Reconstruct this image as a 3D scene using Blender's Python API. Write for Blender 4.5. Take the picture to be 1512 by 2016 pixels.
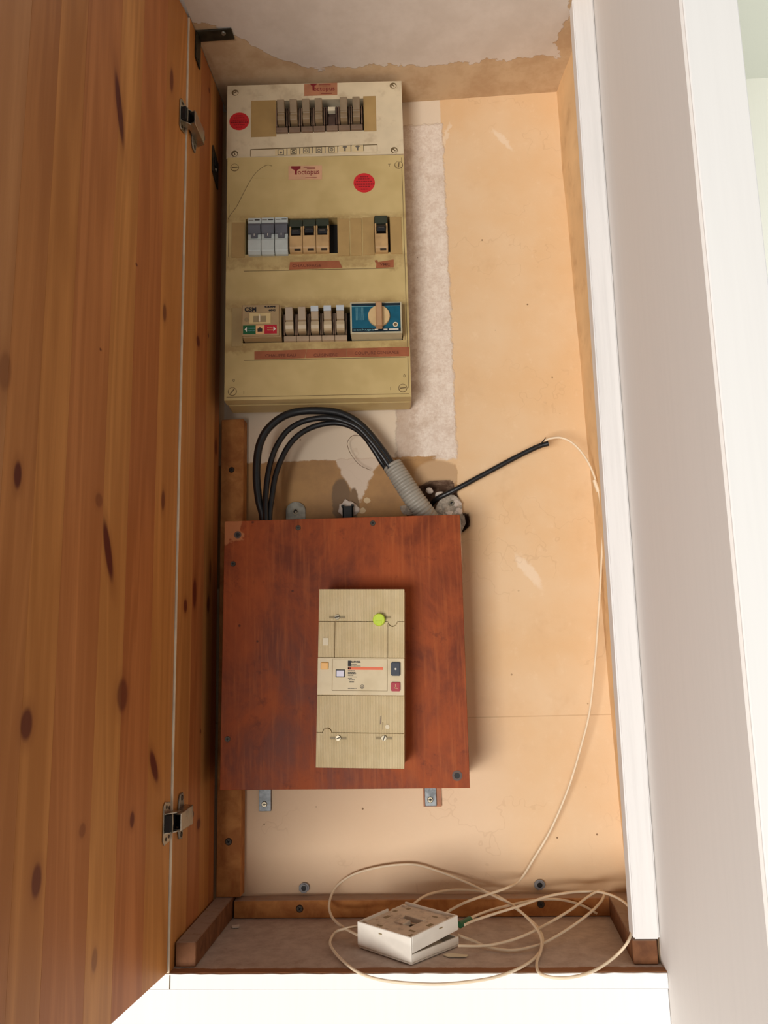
import bpy, bmesh, math, random
from mathutils import Vector, Matrix, noise
random.seed(7)
for o in list(bpy.data.objects): bpy.data.objects.remove(o)
S = bpy.context.scene
COL = S.collection

# ------------------------------------------------------------------ camera
FPX = 1529.3931
C = Vector((0.2775, -1.0149, 0.3087))
pit, yaw, rol = 0.1810, -0.0594, -0.0268
F = Vector((math.sin(yaw)*math.cos(pit), math.cos(yaw)*math.cos(pit), math.sin(pit)))
R0 = Vector((math.cos(yaw), -math.sin(yaw), 0)); U0 = R0.cross(F)
RR = R0*math.cos(rol) + U0*math.sin(rol); UU = U0*math.cos(rol) - R0*math.sin(rol)
cam_d = bpy.data.cameras.new('camera'); cam = bpy.data.objects.new('camera', cam_d); COL.objects.link(cam)
cam.matrix_world = Matrix(((RR.x, UU.x, -F.x, C.x), (RR.y, UU.y, -F.y, C.y), (RR.z, UU.z, -F.z, C.z), (0, 0, 0, 1)))
cam_d.sensor_fit = 'HORIZONTAL'; cam_d.sensor_width = 36; cam_d.lens = 36*FPX/1512; cam_d.clip_start = 0.01
S.camera = cam

# ------------------------------------------------------------------ world, window light, exposure
w = bpy.data.worlds.new('room_daylight'); S.world = w; w.use_nodes = True
w.node_tree.nodes['Background'].inputs[0].default_value = (1.0, 0.965, 0.92, 1)
w.node_tree.nodes['Background'].inputs[1].default_value = 0.22
ld = bpy.data.lights.new('window_daylight', 'AREA'); ld.shape = 'RECTANGLE'; ld.size = 1.7; ld.size_y = 1.2
ld.energy = 116; ld.color = (1.0, 0.965, 0.92)
lo = bpy.data.objects.new('window_daylight', ld); COL.objects.link(lo)
lt = Vector((0.3, 0, 0.5)); lo.location = lt + 3.6*Vector((-0.36, -0.88, -0.30))
lo.rotation_euler = (lt - lo.location).to_track_quat('-Z', 'Y').to_euler()
ld2 = bpy.data.lights.new('far_wall_fill', 'AREA'); ld2.size = 1.2; ld2.energy = 85; ld2.color = (1.0, 1.0, 0.97)  # added fill lamp to brighten the far wall, not a known window
lo2 = bpy.data.objects.new('far_wall_fill', ld2); COL.objects.link(lo2); lo2.location = (3.2, 0.2, 0.4)
lo2.rotation_euler = (Vector((1.4, 2.0, 1.0)) - lo2.location).to_track_quat('-Z', 'Y').to_euler()
S.view_settings.view_transform = 'Standard'; S.view_settings.look = 'None'
S.view_settings.gamma = 1; S.view_settings.use_curve_mapping = False
S.view_settings.exposure = 0.0

# ------------------------------------------------------------------ helpers
def ray(px, py): return F + RR*((px-756)/FPX) - UU*((py-1008)/FPX)
def at(px, py, Y=None, X=None, Z=None):
    d = ray(px, py)
    t = (Y-C.y)/d.y if Y is not None else (X-C.x)/d.x if X is not None else (Z-C.z)/d.z
    return C + d*t

def srgb(r, g, b):
    f = lambda c: (c/255/12.92) if c/255 <= 0.04045 else ((c/255+0.055)/1.055)**2.4
    return (f(r), f(g), f(b), 1)

class NT:
    """small node-tree helper"""
    def __init__(s, name):
        s.m = bpy.data.materials.new(name); s.m.use_nodes = True
        s.t = s.m.node_tree; s.b = s.t.nodes['Principled BSDF']
    def n(s, typ, **kw):
        nd = s.t.nodes.new(typ)
        for k, v in kw.items(): setattr(nd, k, v)
        return nd
    def l(s, a, b): s.t.links.new(a, b)
    def set(s, inp, v):
        if hasattr(v, 'is_output') or isinstance(v, bpy.types.NodeSocket): s.l(v, inp)
        else: inp.default_value = v
    def math(s, op, a, b=None, c=None, clamp=False):
        nd = s.n('ShaderNodeMath', operation=op, use_clamp=clamp)
        for i, v in enumerate((a, b, c)):
            if v is not None: s.set(nd.inputs[i], v)
        return nd.outputs[0]
    def mr(s, v, a, b, c=0.0, d=1.0, smooth=True):
        nd = s.n('ShaderNodeMapRange', interpolation_type='SMOOTHSTEP' if smooth else 'LINEAR')
        s.set(nd.inputs[0], v)
        for i, x in enumerate((a, b, c, d)): s.set(nd.inputs[i+1], x)
        return nd.outputs[0]
    def mix(s, fac, a, b, mode='MIX'):
        nd = s.n('ShaderNodeMix', data_type='RGBA', blend_type=mode)
        s.set(nd.inputs[0], fac); s.set(nd.inputs[6], a); s.set(nd.inputs[7], b)
        return nd.outputs[2]
    def noise(s, vec, scale, detail=4, rough=0.5, dist=0.0):
        nd = s.n('ShaderNodeTexNoise'); nd.inputs['Scale'].default_value = scale
        nd.inputs['Detail'].default_value = detail; nd.inputs['Roughness'].default_value = rough
        nd.inputs['Distortion'].default_value = dist
        if vec is not None: s.l(vec, nd.inputs['Vector'])
        return nd.outputs['Fac']
    def scale(s, vec, sc):
        nd = s.n('ShaderNodeVectorMath', operation='MULTIPLY'); s.l(vec, nd.inputs[0]); nd.inputs[1].default_value = sc
        return nd.outputs[0]
    def pos(s):
        return s.n('ShaderNodeNewGeometry').outputs['Position']
    def obj(s, o=None):
        nd = s.n('ShaderNodeTexCoord')
        if o: nd.object = o
        return nd.outputs['Object']
    def xyz(s, v):
        nd = s.n('ShaderNodeSeparateXYZ'); s.l(v, nd.inputs[0]); return nd.outputs
    def bump(s, h, strength, dist=0.002):
        nd = s.n('ShaderNodeBump'); nd.inputs['Strength'].default_value = strength; nd.inputs['Distance'].default_value = dist
        s.l(h, nd.inputs['Height']); s.l(nd.outputs[0], s.b.inputs['Normal'])
    def out(s, col, rough=0.5, metal=0.0, spec=None):
        s.set(s.b.inputs['Base Color'], col); s.set(s.b.inputs['Roughness'], rough); s.b.inputs['Metallic'].default_value = metal
        if spec is not None: s.b.inputs['Specular IOR Level'].default_value = spec
        return s.m

def plain(name, rgb, rough=0.5, metal=0.0, var=0.12, scale=60, bump=0.0, spec=None, dirt=None, dirt_amt=0.0, dscale=25):
    """painted / plastic / metal surface with slight mottling"""
    k = NT(name); p = k.pos(); c = srgb(*rgb)
    n = k.noise(p, scale, 2, 0.6)
    dark = tuple(x*(1-var) for x in c[:3])+(1,); lite = tuple(min(1, x*(1+var)) for x in c[:3])+(1,)
    col = k.mix(k.mr(n, 0.3, 0.7), dark, lite)
    if dirt:
        d = k.mr(k.noise(p, dscale, 3, 0.65), 0.50, 0.75)
        col = k.mix(k.math('MULTIPLY', d, dirt_amt), col, srgb(*dirt))
    if bump: k.bump(n, bump, 0.0015)
    return k.out(col, k.mr(n, 0.2, 0.8, max(0.02, rough-0.07), rough+0.07), metal, spec)

def tagp(o, label=None, cat=None, group=None, kind=None):
    if label: o['label'] = label
    if cat: o['category'] = cat
    if group: o['group'] = group
    if kind: o['kind'] = kind
    return o
def thing(name, label, cat, loc=(0, 0, 0), rot=(0, 0, 0), group=None):
    o = bpy.data.objects.new(name, None); o.empty_display_size = 0.02; COL.objects.link(o)
    o.location = loc; o.rotation_euler = rot
    return tagp(o, label, cat, group)
def struct(name, label, cat, loc=(0, 0, 0)):
    o = thing(name, label, cat, loc); o['kind'] = 'structure'; return o

class MB:
    """collects shapes; build() links ONE mesh object"""
    def __init__(s, off=(0, 0, 0)): s.bm = bmesh.new(); s.off = Vector(off)
    def v(s, p): return s.bm.verts.new(Vector(p)-s.off)
    def face(s, pts): return s.bm.faces.new([s.v(p) for p in pts])
    def hexa(s, b, t):
        """b, t: 4 points each (same winding)"""
        B = [s.v(p) for p in b]; T = [s.v(p) for p in t]
        s.bm.faces.new(B[::-1]); s.bm.faces.new(T)
        for i in range(4): s.bm.faces.new([B[i], B[(i+1) % 4], T[(i+1) % 4], T[i]])
        return s
    def box(s, x0, x1, y0, y1, z0, z1):
        return s.hexa([(x0, y0, z0), (x1, y0, z0), (x1, y1, z0), (x0, y1, z0)], [(x0, y0, z1), (x1, y0, z1), (x1, y1, z1), (x0, y1, z1)])
    def prism(s, pts, d):
        """closed polygon (3D points) extruded by vector d"""
        d = Vector(d); A = [s.v(p) for p in pts]; B = [s.v(Vector(p)+d) for p in pts]; n = len(A)
        s.bm.faces.new(A); s.bm.faces.new(B[::-1])
        for i in range(n): s.bm.faces.new([A[i], B[i], B[(i+1) % n], A[(i+1) % n]])
        return s
    def slab(s, pts, y0, y1):
        """(x,z) polygon between depths y0 (front) and y1"""
        return s.prism([(p[0], y0, p[1]) for p in pts], (0, y1-y0, 0))
    def xprof(s, prof, x0, x1):
        """(y,z) profile extruded along x"""
        return s.prism([(x0, p[0], p[1]) for p in prof], (x1-x0, 0, 0))
    def cyl(s, c, r, d, n=20, r2=None):
        """axis along vector d from centre c"""
        c = Vector(c); d = Vector(d); q = d.to_track_quat('Z', 'Y'); r2 = r if r2 is None else r2
        ring = lambda o, rr: [s.v(o + q @ Vector((rr*math.cos(2*math.pi*i/n), rr*math.sin(2*math.pi*i/n), 0))) for i in range(n)]
        A = ring(c, r); B = ring(c+d, r2)
        s.bm.faces.new(A[::-1]); s.bm.faces.new(B)
        for i in range(n): s.bm.faces.new([A[i], A[(i+1) % n], B[(i+1) % n], B[i]])
        return s
    def ring(s, c, ro, ri, d, n=24):
        """tube ring along d"""
        c = Vector(c); d = Vector(d); q = d.to_track_quat('Z', 'Y')
        rg = lambda o, rr: [s.v(o + q @ Vector((rr*math.cos(2*math.pi*i/n), rr*math.sin(2*math.pi*i/n), 0))) for i in range(n)]
        a, b, e, f = rg(c, ro), rg(c+d, ro), rg(c+d, ri), rg(c, ri)
        for P, Q in ((a, b), (b, e), (e, f), (f, a)):
            for i in range(n): s.bm.faces.new([P[i], P[(i+1) % n], Q[(i+1) % n], Q[i]])
        return s
    def tube(s, path, r, n=10, cap=True):
        P = [Vector(p) for p in path]; rf = r if callable(r) else (lambda i: r)
        t = (P[1]-P[0]).normalized(); up = t.orthogonal().normalized(); rings = []
        for i, p in enumerate(P):
            t2 = (P[min(i+1, len(P)-1)]-P[max(i-1, 0)]).normalized()
            up = (up - t2*up.dot(t2)).normalized(); sd = t2.cross(up)
            rr = rf(i)
            rings.append([s.v(p + up*(rr*math.cos(2*math.pi*k/n)) + sd*(rr*math.sin(2*math.pi*k/n))) for k in range(n)])
        for a, b in zip(rings, rings[1:]):
            for k in range(n): s.bm.faces.new([a[k], a[(k+1) % n], b[(k+1) % n], b[k]])
        if cap: s.bm.faces.new(rings[0][::-1]); s.bm.faces.new(rings[-1])
        return s
    def build(s, name, mat, parent=None, bevel=0.0, smooth=False, seg=1, loc=None):
        bmesh.ops.recalc_face_normals(s.bm, faces=s.bm.faces)
        if bevel:
            es = [e for e in s.bm.edges if len(e.link_faces) == 2 and e.calc_face_angle(0) > 0.5]
            bmesh.ops.bevel(s.bm, geom=es, offset=bevel, segments=seg, affect='EDGES', clamp_overlap=True)
        me = bpy.data.meshes.new(name); s.bm.to_mesh(me); s.bm.free()
        me.materials.append(mat)
        if smooth:
            for p in me.polygons: p.use_smooth = True
            me.set_sharp_from_angle(angle=math.radians(40))
        o = bpy.data.objects.new(name, me); COL.objects.link(o)
        if parent: o.parent = parent
        if loc is not None: o.location = loc
        return o

def smooth_path(pts, sub=8):
    P = [Vector(p) for p in pts]; P = [P[0]*2-P[1]] + P + [P[-1]*2-P[-2]]; out = []
    for i in range(1, len(P)-2):
        a, b, c, d = P[i-1:i+3]
        for k in range(sub):
            t = k/sub
            out.append(0.5*((2*b)+(c-a)*t+(2*a-5*b+4*c-d)*t*t+(3*b-a-3*c+d)*t**3))
    out.append(P[-2]); return out

def text_part(name, txt, mat, parent, u, v, y, h, width=None, bold=0.0, align='LEFT', shear=0.0, dep=0.0001):
    """flat lettering facing the viewer; (u, v) baseline in parent's local x, z"""
    cu = bpy.data.curves.new(name, 'FONT'); cu.body = txt; cu.size = h*1.4; cu.offset = bold; cu.shear = shear
    cu.align_x = align; cu.resolution_u = 3; cu.extrude = dep
    tmp = bpy.data.objects.new(name, cu); COL.objects.link(tmp)
    dg = bpy.context.evaluated_depsgraph_get()
    me = bpy.data.meshes.new_from_object(tmp.evaluated_get(dg)); bpy.data.objects.remove(tmp); bpy.data.curves.remove(cu)
    xs = [q.co.x for q in me.vertices]
    sx = width/(max(xs)-min(xs)) if width else 1
    for q in me.vertices:
        x, yy, z = q.co; q.co = (u + x*sx, y - z, v + yy)
    me.materials.clear(); me.materials.append(mat)
    o = bpy.data.objects.new(name, me); COL.objects.link(o); o.parent = parent
    return o

class Frame:
    """a rigid frame standing on a thing's lower-left front corner: local x right, z up, -y towards the viewer"""
    def __init__(s, O, yaw_deg=0, roll_deg=0):
        s.O = Vector(O)
        s.M = Matrix.Rotation(math.radians(yaw_deg), 3, 'Z') @ Matrix.Rotation(math.radians(-roll_deg), 3, 'Y')
        s.I = s.M.transposed(); s.e = s.M.to_euler()
    def uv(s, px, py, y=0.0):
        o = s.I @ (C-s.O); d = s.I @ ray(px, py); t = (y-o.y)/d.y; p = o+d*t
        return (p.x, p.z)
    def quad(s, pts, y=0.0): return [s.uv(px, py, y) for px, py in pts]
    def world(s, u, y, v): return s.O + s.M @ Vector((u, y, v))
    def thing(s, name, label, cat, u=0, y=0, v=0, group=None):
        return thing(name, label, cat, s.world(u, y, v), s.e, group)

# ------------------------------------------------------------------ dimensions (metres)
W, H, D = 0.4906, 1.1045, 0.1823
def xr_back(z): return 0.4970 - 0.0115*z
def xr_front(z): return 0.4885 + 0.0130*z

# ------------------------------------------------------------------ materials: the room shell
def px_x(px, py, Y=0.0): return at(px, py, Y=Y).x
def px_z(px, py, Y=0.0): return at(px, py, Y=Y).z

def wall_back_material():
    k = NT('old_peach_plaster'); p = k.pos(); x, y, z = k.xyz(p)
    wob = k.noise(p, 18, 5, 0.6); wob2 = k.noise(p, 70, 5, 0.65); fine = k.noise(p, 260, 4, 0.75)
    wv = k.math('MULTIPLY', k.math('SUBTRACT', wob, 0.5), 0.05)
    wv2 = k.math('MULTIPLY', k.math('SUBTRACT', wob2, 0.5), 0.02)
    def box(x0, x1, z0, z1, s=0.002, wb=wv2):
        xx = k.math('ADD', x, wb); zz = k.math('ADD', z, wb)
        m = k.math('MULTIPLY', k.mr(xx, x0-s, x0+s), k.mr(xx, x1-s, x1+s, 1, 0))
        return k.math('MULTIPLY', m, k.math('MULTIPLY', k.mr(zz, z0-s, z0+s), k.mr(zz, z1-s, z1+s, 1, 0)))
    peach = k.mix(k.mr(k.noise(p, 7, 4, 0.6), 0.3, 0.7), srgb(228, 190, 144), srgb(232, 201, 162))
    peach = k.mix(k.math('MULTIPLY', k.mr(wob2, 0.55, 0.8), 0.35), peach, srgb(246, 220, 186))
    peach = k.mix(k.math('MULTIPLY', k.mr(k.noise(p, 11, 4, 0.7), 0.54, 0.72), 0.42), peach, srgb(214, 176, 132))
    # lower left of the wall is a paler, greyer coat
    lw = k.math('MULTIPLY', k.mr(k.math('ADD', z, wv), 0.14, 0.34, 1, 0), k.mr(x, 0.30, 0.42, 1, 0.25))
    col = k.mix(k.math('MULTIPLY', lw, 0.7), peach, srgb(232, 204, 174))
    # stripe of rough bare plaster beside the fuse boards
    xa, xb = px_x(800, 600), 0.5*(px_x(878, 300)+px_x(893, 800))
    cream = srgb(232, 214, 190)
    col = k.mix(box(0.0, xb-0.003, px_z(700, 905), 1.2, 0.001, k.math('MULTIPLY', wv2, 0.15)), col, cream)
    st = k.mix(k.mr(k.math('ADD', k.math('MULTIPLY', fine, 0.5), k.math('MULTIPLY', wob2, 0.5)), 0.38, 0.62), srgb(222, 203, 186), srgb(242, 229, 214))
    st = k.mix(k.math('MULTIPLY', k.mr(k.noise(p, 30, 4, 0.75), 0.5, 0.72), 0.6), st, srgb(198, 172, 148))
    st = k.mix(k.math('MULTIPLY', k.mr(k.math('ADD', x, k.math('MULTIPLY', wv2, 1.5)), xa-0.004, xa+0.016, 1, 0), 0.55), st, srgb(178, 150, 124))     # grime and painted shading along the board edge
    stm = box(xa-0.02, xb-0.001, px_z(850, 905), px_z(840, 245), 0.002, k.math('MULTIPLY', wv2, 0.75))
    col = k.mix(stm, col, st)
    # bare tan band above the wooden cover
    zt = px_z(700, 903); tan = k.mix(k.mr(wob, 0.35, 0.65), srgb(190, 148, 100), srgb(170, 132, 92))
    tm = box(-0.1, xb-0.002, 0.40, zt, 0.0012, k.math('MULTIPLY', wv2, 0.5))
    keep = k.math('SUBTRACT', 1.0, box(px_x(850, 900)+0.004, xb+0.1, px_z(870, 918), 1.0, 0.003, wv2))
    col = k.mix(k.math('MULTIPLY', tm, keep), col, tan)
    # filler patches inside it
    cx, cz = px_x(705, 935), px_z(705, 935)
    dd = k.math('ADD', k.math('MULTIPLY', k.math('ABSOLUTE', k.math('SUBTRACT', x, cx)), 1.2), k.math('MULTIPLY', k.math('SUBTRACT', zt, z), 0.62))
    fm = k.math('MULTIPLY', k.mr(k.math('ADD', dd, wv2), 0.036, 0.040, 1, 0), tm)
    col = k.mix(fm, col, srgb(226, 206, 184))
    for (qx, qy, rx, rz, cc) in ((672, 985, 0.013, 0.030, (132, 108, 84)), (697, 992, 0.007, 0.022, (138, 112, 86)), (722, 985, 0.004, 0.004, (226, 200, 160)), (714, 1005, 0.004, 0.004, (226, 200, 160)), (860, 935, 0.030, 0.020, (196, 162, 124))):
        a = at(qx, qy, Y=0)
        e = k.math('ADD', k.math('POWER', k.math('DIVIDE', k.math('SUBTRACT', k.math('ADD', x, k.math('MULTIPLY', wv2, 0.5)), a.x), rx), 2.0), k.math('POWER', k.math('DIVIDE', k.math('SUBTRACT', z, a.z), rz), 2.0))
        col = k.mix(k.math('MULTIPLY', k.mr(e, 0.8, 1.2, 1, 0), tm), col, srgb(*cc))
    # pale scrapes on the peach coat
    for (qx, qy, tx, tz, rx, rz) in ((990, 275, 0.8, -0.6, 0.0045, 0.022), (1042, 1125, 0.8, -0.55, 0.006, 0.026), (880, 265, 0.97, 0.25, 0.003, 0.02)):
        a = at(qx, qy, Y=0); dx = k.math('ADD', k.math('SUBTRACT', x, a.x), k.math('MULTIPLY', wv2, 1.3)); dz = k.math('SUBTRACT', z, a.z)
        u = k.math('ADD', k.math('MULTIPLY', dx, tx), k.math('MULTIPLY', dz, -tz)); v = k.math('ADD', k.math('MULTIPLY', dx, tz), k.math('MULTIPLY', dz, tx))
        e = k.math('ADD', k.math('POWER', k.math('DIVIDE', u, rx), 2.0), k.math('POWER', k.math('DIVIDE', v, rz), 2.0))
        col = k.mix(k.math('MULTIPLY', k.mr(e, 0.3, 1.6, 1, 0), 0.5), col, srgb(246, 228, 204))
    # broken brickwork round the conduit hole lies deeper than the plaster skin
    col = k.mix(k.mr(y, 0.002, 0.005), col, k.mix(k.mr(wob2, 0.4, 0.6), srgb(96, 70, 54), srgb(134, 108, 88)))
    # hairline joint and specks
    col = k.mix(k.math('MULTIPLY', k.mr(k.math('ABSOLUTE', k.math('SUBTRACT', z, px_z(1050, 1410))), 0.0004, 0.0009, 1, 0), 0.35), col, srgb(170, 130, 92))
    sp = k.n('ShaderNodeTexVoronoi'); k.l(p, sp.inputs['Vector']); sp.inputs['Scale'].default_value = 38
    sm = k.math('MULTIPLY', k.mr(sp.outputs['Distance'], 0.035, 0.055, 1, 0), k.mr(k.noise(p, 21, 2), 0.47, 0.56))
    col = k.mix(k.math('MULTIPLY', sm, 0.8), col, srgb(110, 78, 52))
    hc = k.math('MULTIPLY', k.mr(k.math('ABSOLUTE', k.math('SUBTRACT', k.noise(p, 8, 4, 0.6), 0.5)), 0.0015, 0.005, 1, 0), k.mr(k.noise(p, 6, 2), 0.50, 0.58))
    col = k.mix(k.math('MULTIPLY', hc, 0.13), col, srgb(168, 126, 88))
    k.bump(k.math('ADD', k.math('MULTIPLY', k.math('MULTIPLY', fine, stm), 0.5), k.math('ADD', k.math('MULTIPLY', wob2, 0.5), k.math('MULTIPLY', stm, 1.5))), 0.6, 0.0012)
    return k.out(col, 0.85, spec=0.25)

def ceiling_material():
    k = NT('flaking_ceiling_paint'); p = k.pos(); x, y, z = k.xyz(p)
    n = k.noise(p, 26, 6, 0.65); wv = k.math('MULTIPLY', k.math('SUBTRACT', n, 0.5), 0.05)
    yy = k.math('ADD', y, wv)
    edge = k.mr(x, 0.02, 0.13, -0.165, -0.082); edge2 = k.mr(x, 0.13, 0.45, 0.0, 0.012)
    m = k.math('SUBTRACT', yy, k.math('ADD', edge, edge2)); m = k.math('MULTIPLY', k.mr(m, -0.0008, 0.0008, 1, 0), k.mr(k.math('ADD', x, wv), 0.474, 0.476, 1, 0))
    tan = k.mix(k.mr(n, 0.35, 0.65), srgb(206, 180, 146), srgb(190, 160, 126))
    grey = k.mix(k.mr(n, 0.3, 0.7), srgb(216, 205, 194), srgb(206, 194, 182))
    k.bump(k.math('ADD', k.math('MULTIPLY', n, 0.4), m), 0.5, 0.001)
    return k.out(k.mix(m, tan, grey), 0.9, spec=0.2)

def shelf_material():
    k = NT('dusty_shelf_board'); p = k.pos(); x, y, z = k.xyz(p); n = k.noise(p, 30, 6, 0.7); n2 = k.noise(p, 60, 6, 0.7)
    wood = k.mix(k.noise(k.scale(p, (12, 120, 120)), 1, 4), srgb(140, 96, 66), srgb(164, 116, 82))
    dust = k.mix(k.mr(n2, 0.3, 0.7), srgb(182, 163, 150), srgb(204, 187, 174))
    yy = k.math('ADD', y, k.math('MULTIPLY', k.math('SUBTRACT', n, 0.5), 0.012))
    m = k.math('MULTIPLY', k.mr(yy, -0.172, -0.168), k.mr(n, 0.2, 0.45, 0.75, 1))
    k.bump(n2, 0.15, 0.001)
    return k.out(k.mix(m, wood, dust), 0.9, spec=0.15)

def white_paint(name, rgb=(240, 238, 234), brush=True):
    k = NT(name); p = k.pos(); n = k.noise(k.scale(p, (160, 160, 6)), 1, 5, 0.6); n2 = k.noise(p, 14, 4, 0.6)
    c = srgb(*rgb); d = tuple(v*0.86 for v in c[:3])+(1,)
    col = k.mix(k.math('MULTIPLY', k.mr(n, 0.35, 0.75), 0.6 if brush else 0.15), c, d)
    k.bump(k.math('ADD', n, n2), 0.25 if brush else 0.12, 0.0008)
    return k.out(col, 0.5 if brush else 0.8, spec=0.35)

def pine(name, root, knots, along='x'):
    """varnished knotty pine; grain runs along local z. knots: (u, z, ru, rz, darkness) on the face, u = local x or y"""
    k = NT(name); p = k.obj(root); xyz = k.xyz(p); u = xyz[0] if along == 'x' else xyz[1]; z = xyz[2]
    oi = k.n('ShaderNodeObjectInfo'); tone = oi.outputs['Color']
    off = k.n('ShaderNodeVectorMath', operation='ADD'); k.l(p, off.inputs[0])
    rv = k.n('ShaderNodeCombineXYZ')
    for i in range(3): k.l(k.math('MULTIPLY', oi.outputs['Random'], (3.0, 5.0, 2.0)[i]), rv.inputs[i])
    k.l(rv.outputs[0], off.inputs[1]); q = off.outputs[0]
    g1 = k.noise(k.scale(q, (30, 30, 1.6)), 1, 4, 0.5, 0.5)
    g2 = k.noise(k.scale(q, (14, 14, 1.0)), 1, 3, 0.5, 0.6)
    fine = k.noise(k.scale(q, (420, 420, 9)), 1, 3, 0.6)
    rings = k.math('SINE', k.math('MULTIPLY', g2, 60.0))
    shade = k.math('ADD', k.math('MULTIPLY', g1, 0.55), k.math('ADD', k.math('MULTIPLY', rings, 0.05), k.math('MULTIPLY', fine, 0.12)))
    col = k.mix(k.mr(shade, 0.22, 0.60), (0.74, 0.66, 0.58, 1), (1.12, 1.14, 1.16, 1))
    col = k.mix(1.0, tone, col, 'MULTIPLY')
    wv = k.math('MULTIPLY', k.math('SUBTRACT', k.noise(k.scale(p, (40, 40, 12)), 1, 3), 0.5), 0.9)
    acc = None; halo = None
    for (ku, kz, ru, rz, dk, tilt) in knots:
        du = k.math('SUBTRACT', k.math('SUBTRACT', u, ku), k.math('MULTIPLY', k.math('SUBTRACT', z, kz), tilt))
        e = k.math('SQRT', k.math('ADD', k.math('POWER', k.math('DIVIDE', du, ru), 2.0), k.math('POWER', k.math('DIVIDE', k.math('SUBTRACT', z, kz), rz), 2.0)))
        e = k.math('ADD', e, k.math('MULTIPLY', wv, 0.35))
        m = k.math('MULTIPLY', k.mr(e, 0.62, 1.10, 1, 0), dk); h = k.math('MULTIPLY', k.mr(e, 0.9, 1.9, 1, 0), dk*0.30)
        acc = m if acc is None else k.math('MAXIMUM', acc, m); halo = h if halo is None else k.math('MAXIMUM', halo, h)
    if acc is not None:
        col = k.mix(halo, col, srgb(128, 66, 30)); col = k.mix(acc, col, srgb(96, 36, 24))
    k.bump(k.math('ADD', fine, g1), 0.12, 0.0006)
    
    return k.out(col, 0.5, spec=0.3)

def raw_batten(name, c0=(166, 104, 56), c1=(202, 140, 80), dusty=0.0):
    k = NT(name); p = k.pos(); g = k.noise(k.scale(p, (40, 90, 40)), 1, 5, 0.6, 0.4); n2 = k.noise(p, 120, 4)
    col = k.mix(k.mr(g, 0.3, 0.7), srgb(*c0), srgb(*c1))
    nz = k.xyz(k.n('ShaderNodeNewGeometry').outputs['Normal'])[2]
    col = k.mix(k.math('MULTIPLY', k.mr(nz, 0.6, 0.9), k.mr(n2, 0.2, 0.5, 0.6, 0.95)), col, srgb(172, 150, 134))   # dust lies on the upper face
    k.bump(g, 0.2, 0.0008)
    return k.out(col, 0.7, spec=0.2)

def stained_board():
    k = NT('red_stained_plywood'); p = k.pos(); n = k.noise(k.scale(p, (14, 14, 9)), 1, 6, 0.68, 0.4); g = k.noise(k.scale(p, (220, 220, 14)), 1, 4, 0.6)
    col = k.mix(k.mr(n, 0.32, 0.68), srgb(110, 46, 18), srgb(160, 76, 34))
    col = k.mix(k.math('MULTIPLY', k.mr(g, 0.45, 0.75), 0.45), col, srgb(176, 94, 46))
    d = k.noise(p, 42, 6, 0.7)
    col = k.mix(k.math('MULTIPLY', k.mr(d, 0.58, 0.72), 0.55), col, srgb(92, 38, 22))
    x, y, z = k.xyz(p); a = at(462, 1050, Y=-0.085)
    nn = k.math('MULTIPLY', k.math('SUBTRACT', k.noise(p, 90, 3), 0.5), 0.02)
    m = k.math('MULTIPLY', k.mr(k.math('ADD', x, nn), a.x+0.008, a.x+0.010, 1, 0), k.mr(k.math('ADD', z, nn), a.z-0.012, a.z-0.010))
    col = k.mix(k.math('MULTIPLY', m, 0.75), col, srgb(186, 120, 76))      # worn corner
    sp = k.n('ShaderNodeTexVoronoi'); k.l(p, sp.inputs['Vector']); sp.inputs['Scale'].default_value = 45
    sm = k.math('MULTIPLY', k.mr(sp.outputs['Distance'], 0.05, 0.09, 1, 0), k.mr(k.noise(p, 16, 2), 0.55, 0.62))
    col = k.mix(k.math('MULTIPLY', sm, 0.7), col, srgb(58, 24, 16))
    k.bump(g, 0.2, 0.0005)
    
    return k.out(col, k.mr(n, 0.3, 0.7, 0.45, 0.6), spec=0.22)

def ribbed_plastic(fr):
    k = NT('ribbed_beige_plastic')
    tc = k.n('ShaderNodeTexCoord'); p = tc.outputs['Object']; x = k.xyz(p)[0]
    rib = k.math('SINE', k.math('MULTIPLY', x, 2*math.pi/0.00178)); n = k.noise(k.pos(), 30, 5, 0.65)
    col = k.mix(k.mr(n, 0.3, 0.7), srgb(218, 196, 150), srgb(230, 210, 168))
    col = k.mix(k.math('MULTIPLY', k.mr(rib, -0.5, -0.95, 0, 1), 0.35), col, srgb(140, 118, 78))
    k.bump(rib, 0.55, 0.0006)
    return k.out(col, 0.5, spec=0.35)

M = {}
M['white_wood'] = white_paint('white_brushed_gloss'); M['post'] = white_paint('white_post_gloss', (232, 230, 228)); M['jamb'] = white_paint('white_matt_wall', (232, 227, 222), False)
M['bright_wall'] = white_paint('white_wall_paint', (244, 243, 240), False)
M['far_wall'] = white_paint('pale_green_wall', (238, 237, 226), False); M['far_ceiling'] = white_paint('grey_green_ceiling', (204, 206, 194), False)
M['recess_side'] = plain('peach_side_plaster', (226, 190, 142), 0.85, var=0.06, scale=20, bump=0.3, dirt=(180, 140, 100), dirt_amt=0.5)
M['ivory'] = plain('aged_ivory_plastic', (222, 205, 172), 0.5, var=0.05, scale=30, dirt=(150, 120, 84), dirt_amt=0.35, dscale=40)
M['yellowed'] = plain('yellowed_plastic', (202, 178, 122), 0.5, var=0.05, scale=25, dirt=(150, 122, 72), dirt_amt=0.35, dscale=16)
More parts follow.
